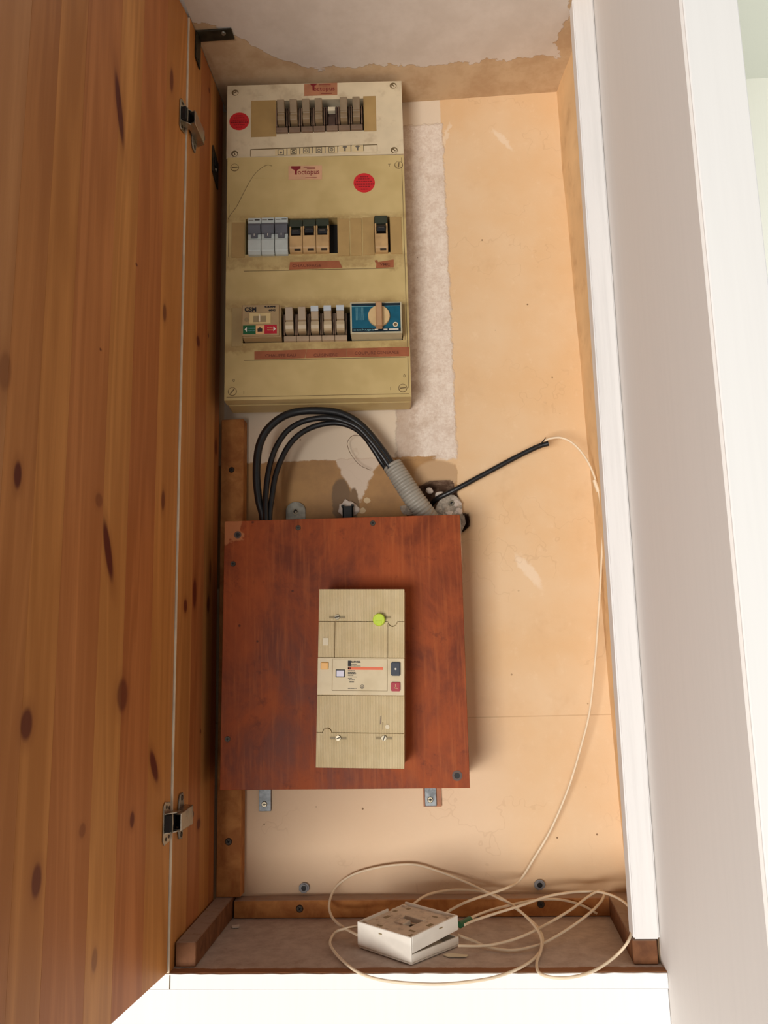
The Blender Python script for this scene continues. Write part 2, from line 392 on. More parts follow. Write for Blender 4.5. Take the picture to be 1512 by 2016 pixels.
def yellowed():
    k = NT('yellowed_plastic_cover'); p = k.pos(); z = k.xyz(p)[2]; n = k.noise(p, 25, 2, 0.6); d = k.noise(p, 40, 4, 0.7)
    col = k.mix(k.mr(n, 0.3, 0.7), srgb(196, 172, 116), srgb(208, 184, 128))
    zz = k.math('ADD', z, k.math('MULTIPLY', k.math('SUBTRACT', d, 0.5), 0.03))
    for (py, hw) in ((427, 0.006), (506, 0.007), (596, 0.010), (679, 0.008), (520, 0.006)):
        zc_ = at(620, py, Y=-0.066).z
        m = k.mr(k.math('ABSOLUTE', k.math('SUBTRACT', zz, zc_)), hw*0.2, hw*1.3, 1, 0)
        col = k.mix(k.math('MULTIPLY', m, k.mr(d, 0.35, 0.65, 0.10, 0.55)), col, srgb(146, 112, 66))
    return k.out(col, 0.5, spec=0.35)
M['yellow_cover'] = yellowed()
M['blank_tan'] = plain('tan_blank_plastic', (178, 146, 92), 0.5, var=0.06, scale=40)
M['blank_dull'] = plain('dull_blank_plastic', (176, 152, 104), 0.5, var=0.06, scale=40)
M['black'] = plain('black_void', (12, 11, 11), 0.6, var=0.1)
M['black_cable'] = plain('black_cable_sheath', (20, 20, 22), 0.38, var=0.15)
M['grey_conduit'] = plain('grey_conduit_plastic', (158, 152, 140), 0.45, var=0.06)
M['fibre'] = plain('cream_fibre_sheath', (236, 216, 186), 0.5, var=0.05)
M['steel'] = plain('galvanised_steel', (150, 146, 134), 0.42, 0.7, var=0.25, scale=90)
M['zinc'] = plain('blotchy_zinc', (120, 124, 126), 0.45, 0.6, var=0.45, scale=130)
M['dark_steel'] = plain('dark_oxidised_steel', (62, 58, 46), 0.5, 0.6, var=0.3, scale=90)
M['nickel'] = plain('nickel_plating', (176, 166, 148), 0.3, 0.85, var=0.12, scale=60)
M['fuse_pale'] = plain('pale_fuse_body', (176, 152, 124), 0.45, var=0.12, dirt=(110, 84, 66), dirt_amt=0.4)
M['fuse_lit'] = plain('lit_fuse_handle', (196, 176, 142), 0.35, var=0.08)  # handle colour lightened for the shine on its lower half
M['screw'] = plain('dark_screw_head', (70, 62, 54), 0.45, 0.7, var=0.3)
M['bright_screw'] = plain('bright_screw_head', (150, 140, 120), 0.35, 0.8, var=0.3)
M['fuse_body'] = plain('brown_fuse_body', (128, 104, 84), 0.5, var=0.12, dirt=(70, 50, 40), dirt_amt=0.4)
M['fuse_dark'] = plain('dark_brown_fuse_sides', (84, 62, 52), 0.5, var=0.2)
M['fuse_handle'] = plain('taupe_fuse_handle', (158, 134, 102), 0.4, var=0.08)
M['fuse_old'] = plain('smoky_fuse_handle', (140, 118, 88), 0.4, var=0.1)
M['pale_blue_tab'] = plain('pale_blue_label_tab', (186, 194, 200), 0.5, var=0.05)
M['breaker_white'] = plain('light_grey_breaker', (190, 198, 194), 0.45, var=0.05)
M['toggle_grey'] = plain('slate_toggle', (92, 94, 102), 0.45, var=0.08)
M['breaker_tan'] = plain('tan_breaker', (196, 160, 110), 0.45, var=0.08, dirt=(120, 88, 56), dirt_amt=0.35)
M['breaker_green'] = plain('dark_green_breaker_cap', (52, 58, 44), 0.4, var=0.15)
M['toggle_black'] = plain('black_toggle', (18, 18, 22), 0.35, var=0.1)
M['contactor'] = plain('beige_contactor', (172, 146, 106), 0.45, var=0.06)
M['slider'] = plain('cream_slider', (214, 190, 136), 0.45, var=0.05)
M['blue'] = plain('petrol_blue_plate', (6, 88, 112), 0.4, var=0.12, scale=80)
M['blue_dark'] = plain('dark_blue_strip', (10, 34, 46), 0.4, var=0.1)
M['isolator_frame'] = plain('grey_beige_isolator', (190, 180, 150), 0.45, var=0.06)
M['knob_cream'] = plain('cream_knob', (214, 184, 134), 0.4, var=0.05)
M['knob_brown'] = plain('rosy_brown_lever', (186, 146, 108), 0.4, var=0.05)
M['red_paper'] = plain('red_sticker_paper', (208, 34, 40), 0.6, var=0.06)
M['dark_red_print'] = plain('dark_red_print', (138, 16, 24), 0.6, var=0.05)
M['label_pink'] = plain('pinkish_label_paper', (212, 164, 128), 0.65, var=0.08, dirt=(160, 112, 80), dirt_amt=0.4)
M['label_brown'] = plain('stained_label_paper', (176, 118, 84), 0.65, var=0.12)
M['wine'] = plain('wine_red_ink', (128, 26, 34), 0.6, var=0.05)
M['tape'] = plain('brown_label_tape', (160, 92, 58), 0.5, var=0.12, scale=50)
M['tape_ink'] = plain('faded_tape_lettering', (112, 56, 36), 0.55, var=0.05)
M['tile'] = plain('pictogram_paper', (220, 198, 152), 0.6, var=0.05)
M['ink'] = plain('dark_print', (44, 36, 30), 0.6, var=0.05)
M['grey_ink'] = plain('grey_print', (112, 104, 92), 0.6, var=0.05)
M['ink_blue'] = plain('near_black_print', (28, 26, 30), 0.6, var=0.05)
M['green'] = plain('green_print', (10, 92, 50), 0.5, var=0.08)
M['red'] = plain('crimson_print', (186, 22, 44), 0.5, var=0.08)
M['peach_print'] = plain('peach_print', (226, 178, 122), 0.5, var=0.05)
M['white_print'] = plain('white_print', (226, 220, 206), 0.6, var=0.04)
M['teal_print'] = plain('pale_teal_print', (120, 170, 176), 0.6, var=0.04)
M['beige'] = plain('beige_plastic', (206, 184, 138), 0.45, var=0.05, scale=30)
M['beige_mid'] = plain('pale_beige_plastic', (220, 202, 164), 0.42, var=0.05, scale=22, dirt=(190, 168, 124), dirt_amt=0.4)
M['groove'] = plain('dirty_seam', (110, 90, 58), 0.7, var=0.1)
M['slot'] = plain('dim_slot', (150, 132, 96), 0.6, var=0.08)
M['yellow_seal'] = plain('fluorescent_yellow_seal', (198, 224, 62), 0.35, var=0.06)
M['orange_button'] = plain('amber_button', (240, 184, 104), 0.4, var=0.05)
M['orange_print'] = plain('orange_stripe', (236, 116, 76), 0.55, var=0.04)
M['navy'] = plain('navy_rocker', (36, 44, 60), 0.4, var=0.1)
M['crimson'] = plain('crimson_button', (170, 22, 44), 0.35, var=0.08)
M['lens_white'] = plain('pale_lilac_indicator', (222, 218, 234), 0.35, var=0.04)
M['white_patch'] = plain('white_patch_paper', (228, 214, 184), 0.6, var=0.04)
M['box_white'] = plain('white_box_plastic', (238, 232, 220), 0.4, var=0.03)
M['box_dusty'] = plain('dusty_box_back', (230, 216, 196), 0.75, var=0.08, scale=120, dirt=(140, 118, 96), dirt_amt=0.5, dscale=90)
M['connector_green'] = plain('green_connector', (38, 96, 62), 0.4, var=0.08)
M['plaster_lump'] = plain('white_filler', (226, 212, 198), 0.9, var=0.1, bump=0.5)
M['grey_plaster'] = plain('grey_crumbled_mortar', (176, 164, 148), 0.9, var=0.3, scale=140, bump=0.8)
M['plug_grey'] = plain('grey_wall_plug', (140, 142, 146), 0.5, var=0.12)
M['batten'] = raw_batten('pine_batten'); M['batten_dark'] = raw_batten('dark_pine_batten', (98, 62, 40), (130, 86, 56))
M['board'] = stained_board(); M['board_edge'] = plain('pale_ply_edge', (206, 160, 126), 0.7, var=0.15)
M['hair'] = plain('dusty_cobweb_thread', (104, 76, 50), 0.9, var=0.1)
M['edge_band'] = plain('lit_cut_edge', (244, 222, 192), 0.7, var=0.15, scale=30)  # cut edge whitened to stand in for the light along the hinge gap
M['ribbed'] = ribbed_plastic(None)

# ------------------------------------------------------------------ structure
def crater(x, z):
    """depth of the broken plaster hole round the conduit"""
    best = 0
    for (qx, qy, r) in ((846, 985, 0.022), (872, 975, 0.020), (900, 1030, 0.014), (826, 1005, 0.018), (855, 1010, 0.026), (862, 962, 0.013)):
        a = at(qx, qy, Y=0); d = math.hypot(x-a.x, (z-a.z))
        d += 0.006*noise.noise((x*60, z*60, 0.3)) + 0.002*noise.noise((x*200, z*200, 1.3))
        best = max(best, min(1, max(0, (r-d)/0.004)))
    return best
def build_wall_back():
    root = struct('wall_back', 'peach plastered back wall of the cupboard with bare patches', 'wall')
    bm = bmesh.new(); nx, nz = 116, 250; x0, x1, z0, z1 = -0.03, 0.514, -0.02, 1.12; g = []
    for j in range(nz+1):
        row = []
        for i in range(nx+1):
            x = x0+(x1-x0)*i/nx; z = z0+(z1-z0)*j/nz
            y = 0.0012*noise.noise((x*9, z*7, 1.7)) + 0.026*crater(x, z)
            row.append(bm.verts.new((x, y, z)))
        g.append(row)
    for j in range(nz):
        for i in range(nx): bm.faces.new([g[j][i], g[j][i+1], g[j+1][i+1], g[j+1][i]])
    me = bpy.data.meshes.new('plaster_face'); bm.to_mesh(me); bm.free(); me.materials.append(wall_back_material())
    for p in me.polygons: p.use_smooth = True
    o = bpy.data.objects.new('plaster_face', me); COL.objects.link(o); o.parent = root
    MB().box(x0, x1, 0.032, 0.06, z0, z1).build('backing', M['recess_side'], root)
build_wall_back()

def grid_wall(name, label, pts_fn, nu, nv, mat, cat='wall'):
    bm = bmesh.new(); g = [[bm.verts.new(pts_fn(i/nu, j/nv)) for i in range(nu+1)] for j in range(nv+1)]
    for j in range(nv):
        for i in range(nu): bm.faces.new([g[j][i], g[j][i+1], g[j+1][i+1], g[j+1][i]])
    me = bpy.data.meshes.new(name); bm.to_mesh(me); bm.free(); me.materials.append(mat)
    for p in me.polygons: p.use_smooth = True
    o = bpy.data.objects.new(name, me); COL.objects.link(o); tagp(o, label, cat, kind='structure')
    return o
def right_side(u, v):
    z = -0.01+1.125*v; y = 0.002-0.165*u
    xb, xf = xr_back(z), xr_front(z)
    bulge = 0.0022*noise.noise((y*20, z*7, 4.1)) - 0.004*math.exp(-((z-0.98)/0.05)**2)*math.exp(-((y+0.05)/0.06)**2)
    return (xb+(xf-xb)*u + bulge*(1-u), y, z)
grid_wall('wall_right', 'narrow wavy peach plaster side of the cupboard behind the white post', right_side, 16, 120, M['recess_side'])

# the white return beside the cupboard: a solid wall end, daylight on its front put into a whiter skin
def jamb():
    root = struct('wall_return', 'white wall return projecting beside the cupboard on the right', 'wall')
    yf, yb = -0.442, -0.146; z0, z1 = -0.9, 1.9; t = 0.046
    def pt(x, y, z): return (xr_front(z)+0.0015+x, y, z)
    MB().hexa([pt(0.0012, yf-0.003, z0), pt(t-0.001, yf-0.003, z0), pt(t-0.001, yf, z0), pt(0.0012, yf, z0)], [pt(0.0012, yf-0.003, z1), pt(t-0.001, yf-0.003, z1), pt(t-0.001, yf, z1), pt(0.0012, yf, z1)]).build('daylit_skin', M['bright_wall'], root, bevel=0.001)
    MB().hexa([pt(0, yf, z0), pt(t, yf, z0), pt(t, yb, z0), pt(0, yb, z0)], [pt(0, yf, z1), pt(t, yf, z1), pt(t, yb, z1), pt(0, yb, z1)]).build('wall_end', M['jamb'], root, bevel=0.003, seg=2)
    MB().hexa([pt(0.022, yb, z0), pt(t, yb, z0), pt(t, 0.1, z0), pt(0.022, 0.1, z0)], [pt(0.022, yb, z1), pt(t, yb, z1), pt(t, 0.1, z1), pt(0.022, 0.1, z1)]).build('wall_core', M['jamb'], root)
jamb()
tagp(MB().hexa([(0.0, -0.26, H), (0.5035, -0.26, H), (0.5035, 0.02, H), (0.0, 0.02, H)], [(0.0, -0.26, H+0.03), (0.5035, -0.26, H+0.03), (0.5035, 0.02, H+0.03), (0.0, 0.02, H+0.03)]).build('ceiling', ceiling_material()), 'cupboard ceiling with flaking greyish paint over tan plaster', 'ceiling', kind='structure')
tagp(MB().box(-0.06, 0.0-0.0002, -0.26, 0.02, H+0.004, H+0.03).build('trim_lintel', M['white_wood']), 'white painted lintel end above the pine door', 'trim', kind='structure')
tagp(MB().box(-0.002, 0.505, -D+0.001, 0.0, -0.016, 0.0).build('floor', shelf_material(), bevel=0.0006), 'dusty brown cupboard floor board below the fuse boards', 'floor', kind='structure')
tagp(MB().box(-0.4, 0.5035, -0.262, -0.20, H+0.031, H+0.8).build('wall_upper', M['bright_wall']), 'white wall above the cupboard opening', 'wall', kind='structure')
# ragged painted edge board
def sill():
    m = MB(); n = 60; x0, x1 = -0.12, 0.4895
    top = [(x0+(x1-x0)*i/n, -0.0006+0.0008*noise.noise((i*0.9, 2.2, 0))) for i in range(n+1)]
    pts = top + [(x1, -0.0142), (x0, -0.0142)]
    m.slab(pts, -D-0.0012, -D+0.0008)
    return m.build('trim_sill', M['bright_wall'])
_s = sill()
tagp(_s, 'bright white painted edge along the front of the cupboard floor', 'trim', kind='structure')
tagp(MB().box(-0.5, 0.489, -D-0.0004, -0.119, -0.9, -0.0148).build('wall_front', M['bright_wall']), 'bright white wall below the cupboard', 'wall', kind='structure')
MB().box(0.0008, 0.0018, -D-0.0015, -D-0.0010, -0.0142, -0.0012).build('crack', M['groove'], _s)
# space beyond the wall return
zc = at(1480, 155, Y=2.0).z
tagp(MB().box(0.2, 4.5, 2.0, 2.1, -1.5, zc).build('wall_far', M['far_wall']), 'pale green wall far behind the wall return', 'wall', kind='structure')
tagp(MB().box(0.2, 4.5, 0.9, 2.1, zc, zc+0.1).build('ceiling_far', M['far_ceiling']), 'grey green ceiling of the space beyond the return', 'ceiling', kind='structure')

# ---- pine side panel and open pine door
HY = -0.1815                                   # hinge gap position
def knot_list(frame_at, lst):
    out = []
    for (px, py, rx, ry, dk, tilt) in lst:
        a = frame_at(px, py); b = frame_at(px+rx, py); c = frame_at(px, py-ry)
        e = frame_at(px+tilt*40, py+40); tl = (e[0]-frame_at(px, py+40)[0])/(frame_at(px, py+40)[1]-a[1]) if tilt else 0.0
        out.append((a[0], a[1], abs(b[0]-a[0]), abs(c[1]-a[1]), dk, tl))
    return out
def side_panel():
    root = struct('wall_left', 'orange pine side panel lining the left of the cupboard', 'wall', (0, 0, 0))
    f = lambda px, py: (lambda p: (p.y, p.z))(at(px, py, X=0.0))
    kn = knot_list(f, [(390, 672, 4, 12, 0.95, 0), (425, 880, 3, 20, 0.8, 0), (383, 1168, 4, 34, 0.9, 0), (365, 1193, 4, 16, 0.9, 0), (410, 1190, 3, 20, 0.9, 0), (391, 1622, 4, 12, 0.9, 0), (414, 1125, 2, 26, 0.7, 0), (410, 660, 1.5, 5, 0.9, 0), (412, 178, 1.5, 6, 0.8, 0), (430, 1480, 5, 30, 0.6, 0), (395, 1440, 1.5, 5, 0.7, 0)])
    ys = [HY+0.0008, f(381, 1000)[0], f(403, 1000)[0], f(420, 1000)[0], -0.0255]
    tones = [(206, 144, 80), (190, 120, 68), (198, 136, 74), (182, 116, 66)]
    for i in range(4):
        mat = pine('pine_panel', root, [q for q in kn if ys[i]-q[2] < q[0] < ys[i+1]+q[2]], 'y')
        o = MB().box(-0.018, 0.0, ys[i], ys[i+1]-0.00004, -0.003, H-0.0012).build('plank', mat, root, bevel=0.00015)
        o.color = srgb(*tones[i])
    MB().box(-0.018, -0.0001, ys[0]-0.0007, ys[0], -0.003, H-0.0012).build('edge_band', M['edge_band'], root)
side_panel()
DOOR_ANG = 6.0
def door():
    a = math.radians(DOOR_ANG); O = Vector((-0.0022, HY-0.0014, 0)); dx = Vector((-math.sin(a), -math.cos(a), 0)); nrm = Vector((math.cos(a), -math.sin(a), 0))
    root = struct('door_1', 'open varnished knotty pine cupboard door on the left', 'door', O)
    root.rotation_euler = (0, 0, math.atan2(dx.y, dx.x))     # local x runs from the hinge towards the room, local y = +normal side
    def f(px, py):
        d = ray(px, py); t = (O-C).dot(nrm)/d.dot(nrm); p = C+d*t-O
        return (p.dot(dx), p.z)
    kn = knot_list(f, [(235, 212, 7, 72, 1.0, 0.15), (35, 935, 9, 33, 1.0, 0), (213, 1085, 8, 66, 1.0, 0.16), (241, 1368, 12, 38, 0.75, 0), (52, 1427, 13, 36, 0.9, 0), (303, 1508, 7, 38, 0.95, 0.2),
                       (260, 1614, 5, 19, 0.9, 0), (72, 1735, 11, 38, 0.8, 0.0), (162, 1635, 7, 16, 0.45, 0), (324, 616, 4, 20, 0.75, 0), (338, 158, 4, 28, 0.8, 0), (198, 688, 2, 3, 0.9, 0), (269, 521, 2, 3, 0.9, 0), (321, 985, 4, 24, 0.75, 0), (10, 730, 14, 45, 0.4, 0), (195, 985, 8, 16, 0.45, 0), (186, 1890, 6, 26, 0.45, 0)])
    us = [0.0] + [f(px, 1000)[0] for px in (305, 252, 203, 126, 66, 0)] + [0.36, 0.42, 0.49]
    us = sorted(us)
    tones = [(210, 144, 78), (196, 124, 70), (214, 150, 84), (204, 134, 78), (208, 142, 78), (202, 136, 78), (214, 154, 100), (204, 142, 82), (208, 144, 82)]
    for i in range(len(us)-1):
        mat = pine('pine_door', root, [q for q in kn if us[i]-q[2] < q[0] < us[i+1]+q[2]], 'x')
        o = MB().box(us[i], us[i+1]-0.00004, -0.018, 0.0, 0.0004, H-0.0008).build('plank', mat, root, bevel=0.00015)
        o.color = srgb(*tones[i % len(tones)])
    return root, O, dx, nrm
door_root, DO, DX, DN = door()
tagp(MB().box(-0.12, -0.0195, -0.118, 0.03, -0.9, H+0.003).build('wall_light_block', M['recess_side']), 'unseen wall added behind the pine panel to block light', 'wall', kind='structure')  # added out of view to keep light out of the gap behind the panel
tagp(MB().box(-0.05, -0.0195, -0.175, -0.119, -0.0145, H+0.003).build('trim_post', M['white_wood']), 'white frame post behind the hinge gap of the pine door', 'trim', kind='structure')

# white door-stop post on the right
def stop_post():
    b = []; t = []
    for (z, L) in ((0.0235, b), (H-0.0005, t)):
        xf = xr_front(z)+0.0008
        yf, yb = -0.166, -0.146
        L += [(xf-0.0255, yf, z), (xf, yf, z), (xf, yb, z), (xf-0.0255, yb, z)]
    return MB().hexa(b, t).build('trim_post_right', M['post'], bevel=0.0015, seg=2)
tagp(stop_post(), 'white painted door-stop post down the right side of the cupboard', 'trim', kind='structure')

# ------------------------------------------------------------------ wooden battens on the cupboard floor and wall
def screw_head(parent, c, d, r, mat, name='screw', cross=True):
    """countersunk head with a cross recess; d points out of the surface"""
    c = Vector(c); d = Vector(d).normalized()
    o = MB(parent.location if parent else (0, 0, 0)).cyl(c, r, d*r*0.35, 16, r*0.75).build(name, mat, parent, smooth=True)
    if cross:
        q = d.to_track_quat('Z', 'Y'); m = MB(parent.location if parent else (0, 0, 0))
        for ang in (0.5, 0.5+math.pi/2):
            ex = q @ Vector((math.cos(ang), math.sin(ang), 0)); ey = q @ Vector((-math.sin(ang), math.cos(ang), 0)); b = c+d*r*0.3
            m.prism([b+ex*r*.55+ey*r*.12, b-ex*r*.55+ey*r*.12, b-ex*r*.55-ey*r*.12, b+ex*r*.55-ey*r*.12], d*r*0.1)
        m.build('recess', M['black'], o)
    return o
def batten(name, label, pts_b, pts_t, mat, screws=()):
    c = sum((Vector(p) for p in pts_b), Vector())/4
    root = thing(name, label, 'batten', c)
    MB(c).hexa(pts_b, pts_t).build('timber', mat, root, bevel=0.0008)
    for (p, d, r) in screws: screw_head(root, p, d, r, M['screw'])
def bpts(x0, x1, y0, y1, z0, z1): return ([(x0, y0, z0), (x1, y0, z0), (x1, y1, z0), (x0, y1, z0)], [(x0, y0, z1), (x1, y0, z1), (x1, y1, z1), (x0, y1, z1)])
TB = 0.0215; xv = at(474, 1700, Y=-TB).x
b, t = bpts(0.002, xv, -TB, -0.0015, 0.0245, px_z(460, 818)-0.012)
batten('wooden_batten', 'upright pine batten in the back left corner behind the wooden cover', b, t, M['batten'], [(at(456, 925, Y=-TB), (0, -1, 0), 0.004), (at(450, 1657, Y=-TB), (0, -1, 0), 0.0045)])
b, t = bpts(0.024, 0.4975, -TB, -0.0015, 0.0005, 0.0205)
batten('wooden_batten', 'long low pine batten along the foot of the back wall', b, t, M['batten'], [(at(590, 1789, Y=-TB), (0, -1, 0), 0.0045), (at(1065, 1780, Y=-TB), (0, -1, 0), 0.0045)])
b, t = bpts(0.0015, 0.0225, -0.168, -0.002, 0.0005, 0.0242)
batten('wooden_batten', 'dusty pine batten on the floor against the left pine panel', b, t, M['batten_dark'])
b, t = ([(0.4625, -0.1655, 0.0005), (0.4865, -0.1655, 0.0005), (0.496, -0.024, 0.0005), (0.470, -0.024, 0.0005)], [(0.4625, -0.1655, 0.0228), (0.4865, -0.1655, 0.0228), (0.496, -0.024, 0.0228), (0.470, -0.024, 0.0228)])
batten('wooden_batten', 'dark pine batten on the floor under the white post', b, t, M['batten_dark'])

# ------------------------------------------------------------------ distribution boards
FU = Frame((0.0177, -0.0686, 0.9828), 3.2, -0.1)
FL = Frame((0.0199, -0.0739, 0.6344), 4.26, -0.11)
def rect_with_hole(m, outer, holes_u, v0, v1, y0, y1, vb, vt):
    """cover plate built from strips around an opening (local coords)"""
    u0, u1 = outer; h0, h1 = holes_u
    m.box(u0, h0, y0, y1, vb, vt); m.box(h1, u1, y0, y1, vb, vt); m.box(h0, h1, y0, y1, vb, v0); m.box(h0, h1, y0, y1, v1, vt)

def cover_screw(fr, root, px, py, r, mat, ang, y=0.0, recess=False):
    u, v = fr.uv(px, py, y)
    if recess:
        MB().ring((u, y+0.0004, v), r, r*0.78, (0, -0.0009, 0)).build('screw_collar', M['ivory'], root, smooth=True)
        o = MB().cyl((u, y, v), r*0.78, (0, -0.0003, 0), 20).build('screw', M['groove'], root, smooth=True)
        m = MB().cyl((u+0.0007, y-0.0003, v-0.0010), r*0.5, (0, -0.0006, 0), 16).build('screw_head', mat, o, smooth=True)
    else:
        MB().ring((u, y+0.0004, v), r, r*0.86, (0, -0.0006, 0)).build('screw_collar', M['groove'], root, smooth=True)
        o = MB().cyl((u, y, v), r*0.86, (0, -0.0007, 0), 20).build('screw', mat, root, smooth=True)
    c, s = math.cos(ang), math.sin(ang); rr = r*0.7 if not recess else r*.4; w = r*0.12; yy = y-0.0007 if not recess else y-0.0009
    q = [(u+c*rr-s*w, v+s*rr+c*w), (u-c*rr-s*w, v-s*rr+c*w), (u-c*rr+s*w, v-s*rr-c*w), (u+c*rr+s*w, v+s*rr-c*w)]
    MB().slab(q, yy-0.00015, yy).build('slot', M['groove'], o)

def disc_sticker(fr, root, px, py, rpx, y=0.0, lines=True):
    u, v = fr.uv(px, py, y); u2, _ = fr.uv(px+rpx, py, y); r = abs(u2-u)
    o = MB().cyl((u, y+0.0002, v), r, (0, -0.0004, 0), 40).build('round_sticker', M['red_paper'], root)
    o['label'] = 'round red warning sticker'
    if lines:
        m = MB()
        for (dv, ln, th) in ((0.62, 0.4, .05), (0.40, 0.62, .05), (0.14, 0.85, .05), (-0.12, 0.97, .07), (-0.40, 0.62, .05), (-0.66, 0.35, .05)):
            x = -ln*r*0.9
            while x < ln*r*0.9-0.0004:
                L = random.uniform(0.10, 0.22)*r
                m.box(u+x, u+min(x+L, ln*r*0.9), y-0.00035, y-0.0002, v+dv*r-th*r, v+dv*r+th*r); x += L+0.05*r
        m.build('print', M['dark_red_print'], o)

def octopus_label(fr, root, quad_px, mat, y=0.0, full=True):
    q = fr.quad(quad_px, y)
    o = MB().slab(q, y-0.0003, y+0.0002).build('maker_label', mat, root); o['label'] = 'small paper maker label reading octopus'
    u0 = min(p[0] for p in q); u1 = max(p[0] for p in q); v0 = min(p[1] for p in q); v1 = max(p[1] for p in q); w_, h_ = u1-u0, v1-v0
    yy = y-0.0004
    text_part('lettering', 'octopus', M['wine'], o, u0+w_*0.27, v0+h_*0.38, yy, h_*0.36, w_*0.64)
    # the little branching tree mark
    tr = [(0.08, 0.97), (0.36, 0.97), (0.36, 0.78), (0.28, 0.72), (0.25, 0.62), (0.25, 0.36), (0.19, 0.36), (0.19, 0.62), (0.16, 0.72), (0.08, 0.80)] if full else [(0.18, 0.97), (0.40, 0.97), (0.36, 0.85), (0.31, 0.78), (0.31, 0.42), (0.25, 0.42), (0.25, 0.78), (0.20, 0.85)]
    MB().slab([(u0+a*w_, v0+b_*h_) for a, b_ in tr], yy-0.0001, yy).build('tree_mark', M['wine'], o)
    m = MB()
    for (a, b_, c_) in ((0.45, 0.80, 0.86), (0.55, 0.80, 0.76), (0.5, 0.84, 0.12)):
        m.box(u0+a*w_, u0+b_*w_, yy-0.0001, yy, v0+c_*h_-0.0003, v0+c_*h_+0.0003)
    m.build('small_print', M['wine'], o)

# ---- upper board
def upper_board():
    root = FU.thing('distribution_board', 'old ivory fuse board with red sticker at the top of the wall', 'fuse board')
    w_, h_ = 0.2434, 0.1131
    q0 = FU.uv(544, 262); q1 = FU.uv(715, 193); hu0, hu1, hv0, hv1 = q0[0]-0.0005, q1[0]+0.0005, FU.uv(630, 259)[1], FU.uv(630, 196)[1]
    MB().box(0.002, w_-0.002, 0.018, 0.052, 0.001, h_-0.002).build('housing', M['ivory'], root, bevel=0.002)
    m = MB(); rect_with_hole(m, (0, w_), (hu0, hu1), hv0, hv1, 0.0, 0.017, 0, h_); bmesh.ops.remove_doubles(m.bm, verts=m.bm.verts, dist=1e-6)
    m.build('cover', M['ivory'], root)
    MB().box(hu0-0.001, hu1+0.001, 0.0165, 0.0178, hv0-0.001, hv1+0.001).build('rail_recess', M['black'], root)
    for (a, b_) in (((495, 199), (544, 269)), ((715, 190), (741, 258))):
        c0 = FU.uv(a[0], a[1]); c1 = FU.uv(b_[0], b_[1])
        MB().box(c0[0], c1[0], -0.0009, 0.001, c1[1], c0[1]).build('blanking_plate', M['blank_tan'], root, bevel=0.0003)
    for (px, py, ang) in ((463, 183, 0.6), (774, 169, -0.9), (776, 296, -0.8), (462, 303, 1.9)): cover_screw(FU, root, px, py, 0.0062, M['ivory'], ang, recess=True)
    disc_sticker(FU, root, 471, 239, 19.5)
    octopus_label(FU, root, [(599, 166), (664, 163), (664, 187), (599, 189)], M['label_brown'], full=False)
    # embossed faint plate
    q = FU.quad([(496, 178), (530, 176), (530, 189), (496, 191)]); MB().slab(q, -0.0003, 0.0002).build('embossed_plate', M['ivory'], root, bevel=0.0002)
    # pictogram strip
    q = FU.quad([(493, 294), (743, 284), (743, 297), (493, 308)]); fr_ = MB().slab(q, -0.0004, 0.0002).build('label_holder', M['groove'], root)
    q2 = FU.quad([(494.5, 295.5), (742, 285.5), (742, 298.5), (494.5, 309)], -0.0006); MB().slab(q2, -0.0006, -0.0003).build('label_strip', M['ivory'], fr_)
    for i, (px, py) in enumerate(((553, 300), (578, 298.5), (603, 297), (628, 296), (653, 295), (679, 293), (704, 292))):
        u, v = FU.uv(px, py, -0.0007); s_ = 0.0079; t = MB().box(u-s_, u+s_, -0.0010, -0.0006, v-0.0046, v+0.0046).build('pictogram', M['tile'], fr_)
        mm = MB(); y0, y1 = -0.00125, -0.0010
        if i < 5:
            a, e = 0.0042, 0.0008
            mm.box(u-a, u+a, y0, y1, v+a-e, v+a); mm.box(u-a, u+a, y0, y1, v-a, v-a+e); mm.box(u-a, u-a+e, y0, y1, v-a, v+a); mm.box(u+a-e, u+a, y0, y1, v-a, v+a)
            if i == 0: mm.cyl((u, y1, v-0.0005), 0.0017, (0, -0.00025, 0), 14)
            else: mm.ring((u, y1, v), 0.0023, 0.0015, (0, -0.00025, 0), 18); mm.box(u-0.0003, u+0.0003, y0, y1, v+0.0002, v+0.0020)
        else:
            mm.slab([(u-0.0034, v+0.0026), (u-0.0018, v+0.0040), (u+0.0018, v+0.0040), (u+0.0034, v+0.0026), (u+0.0012, v+0.0008), (u-0.0012, v+0.0008)], y0, y1)
            mm.box(u-0.0011, u+0.0011, y0, y1, v-0.0036, v+0.0010)
        mm.build('symbol', M['ink'] if i in (1,) else M['grey_ink'], fr_)
        mm = MB().box(u+s_+0.0002, u+s_+0.0007, y0, y1, v-0.0044, v+0.0052).build('divider', M['ink'], fr_)
    return root
upper_board()

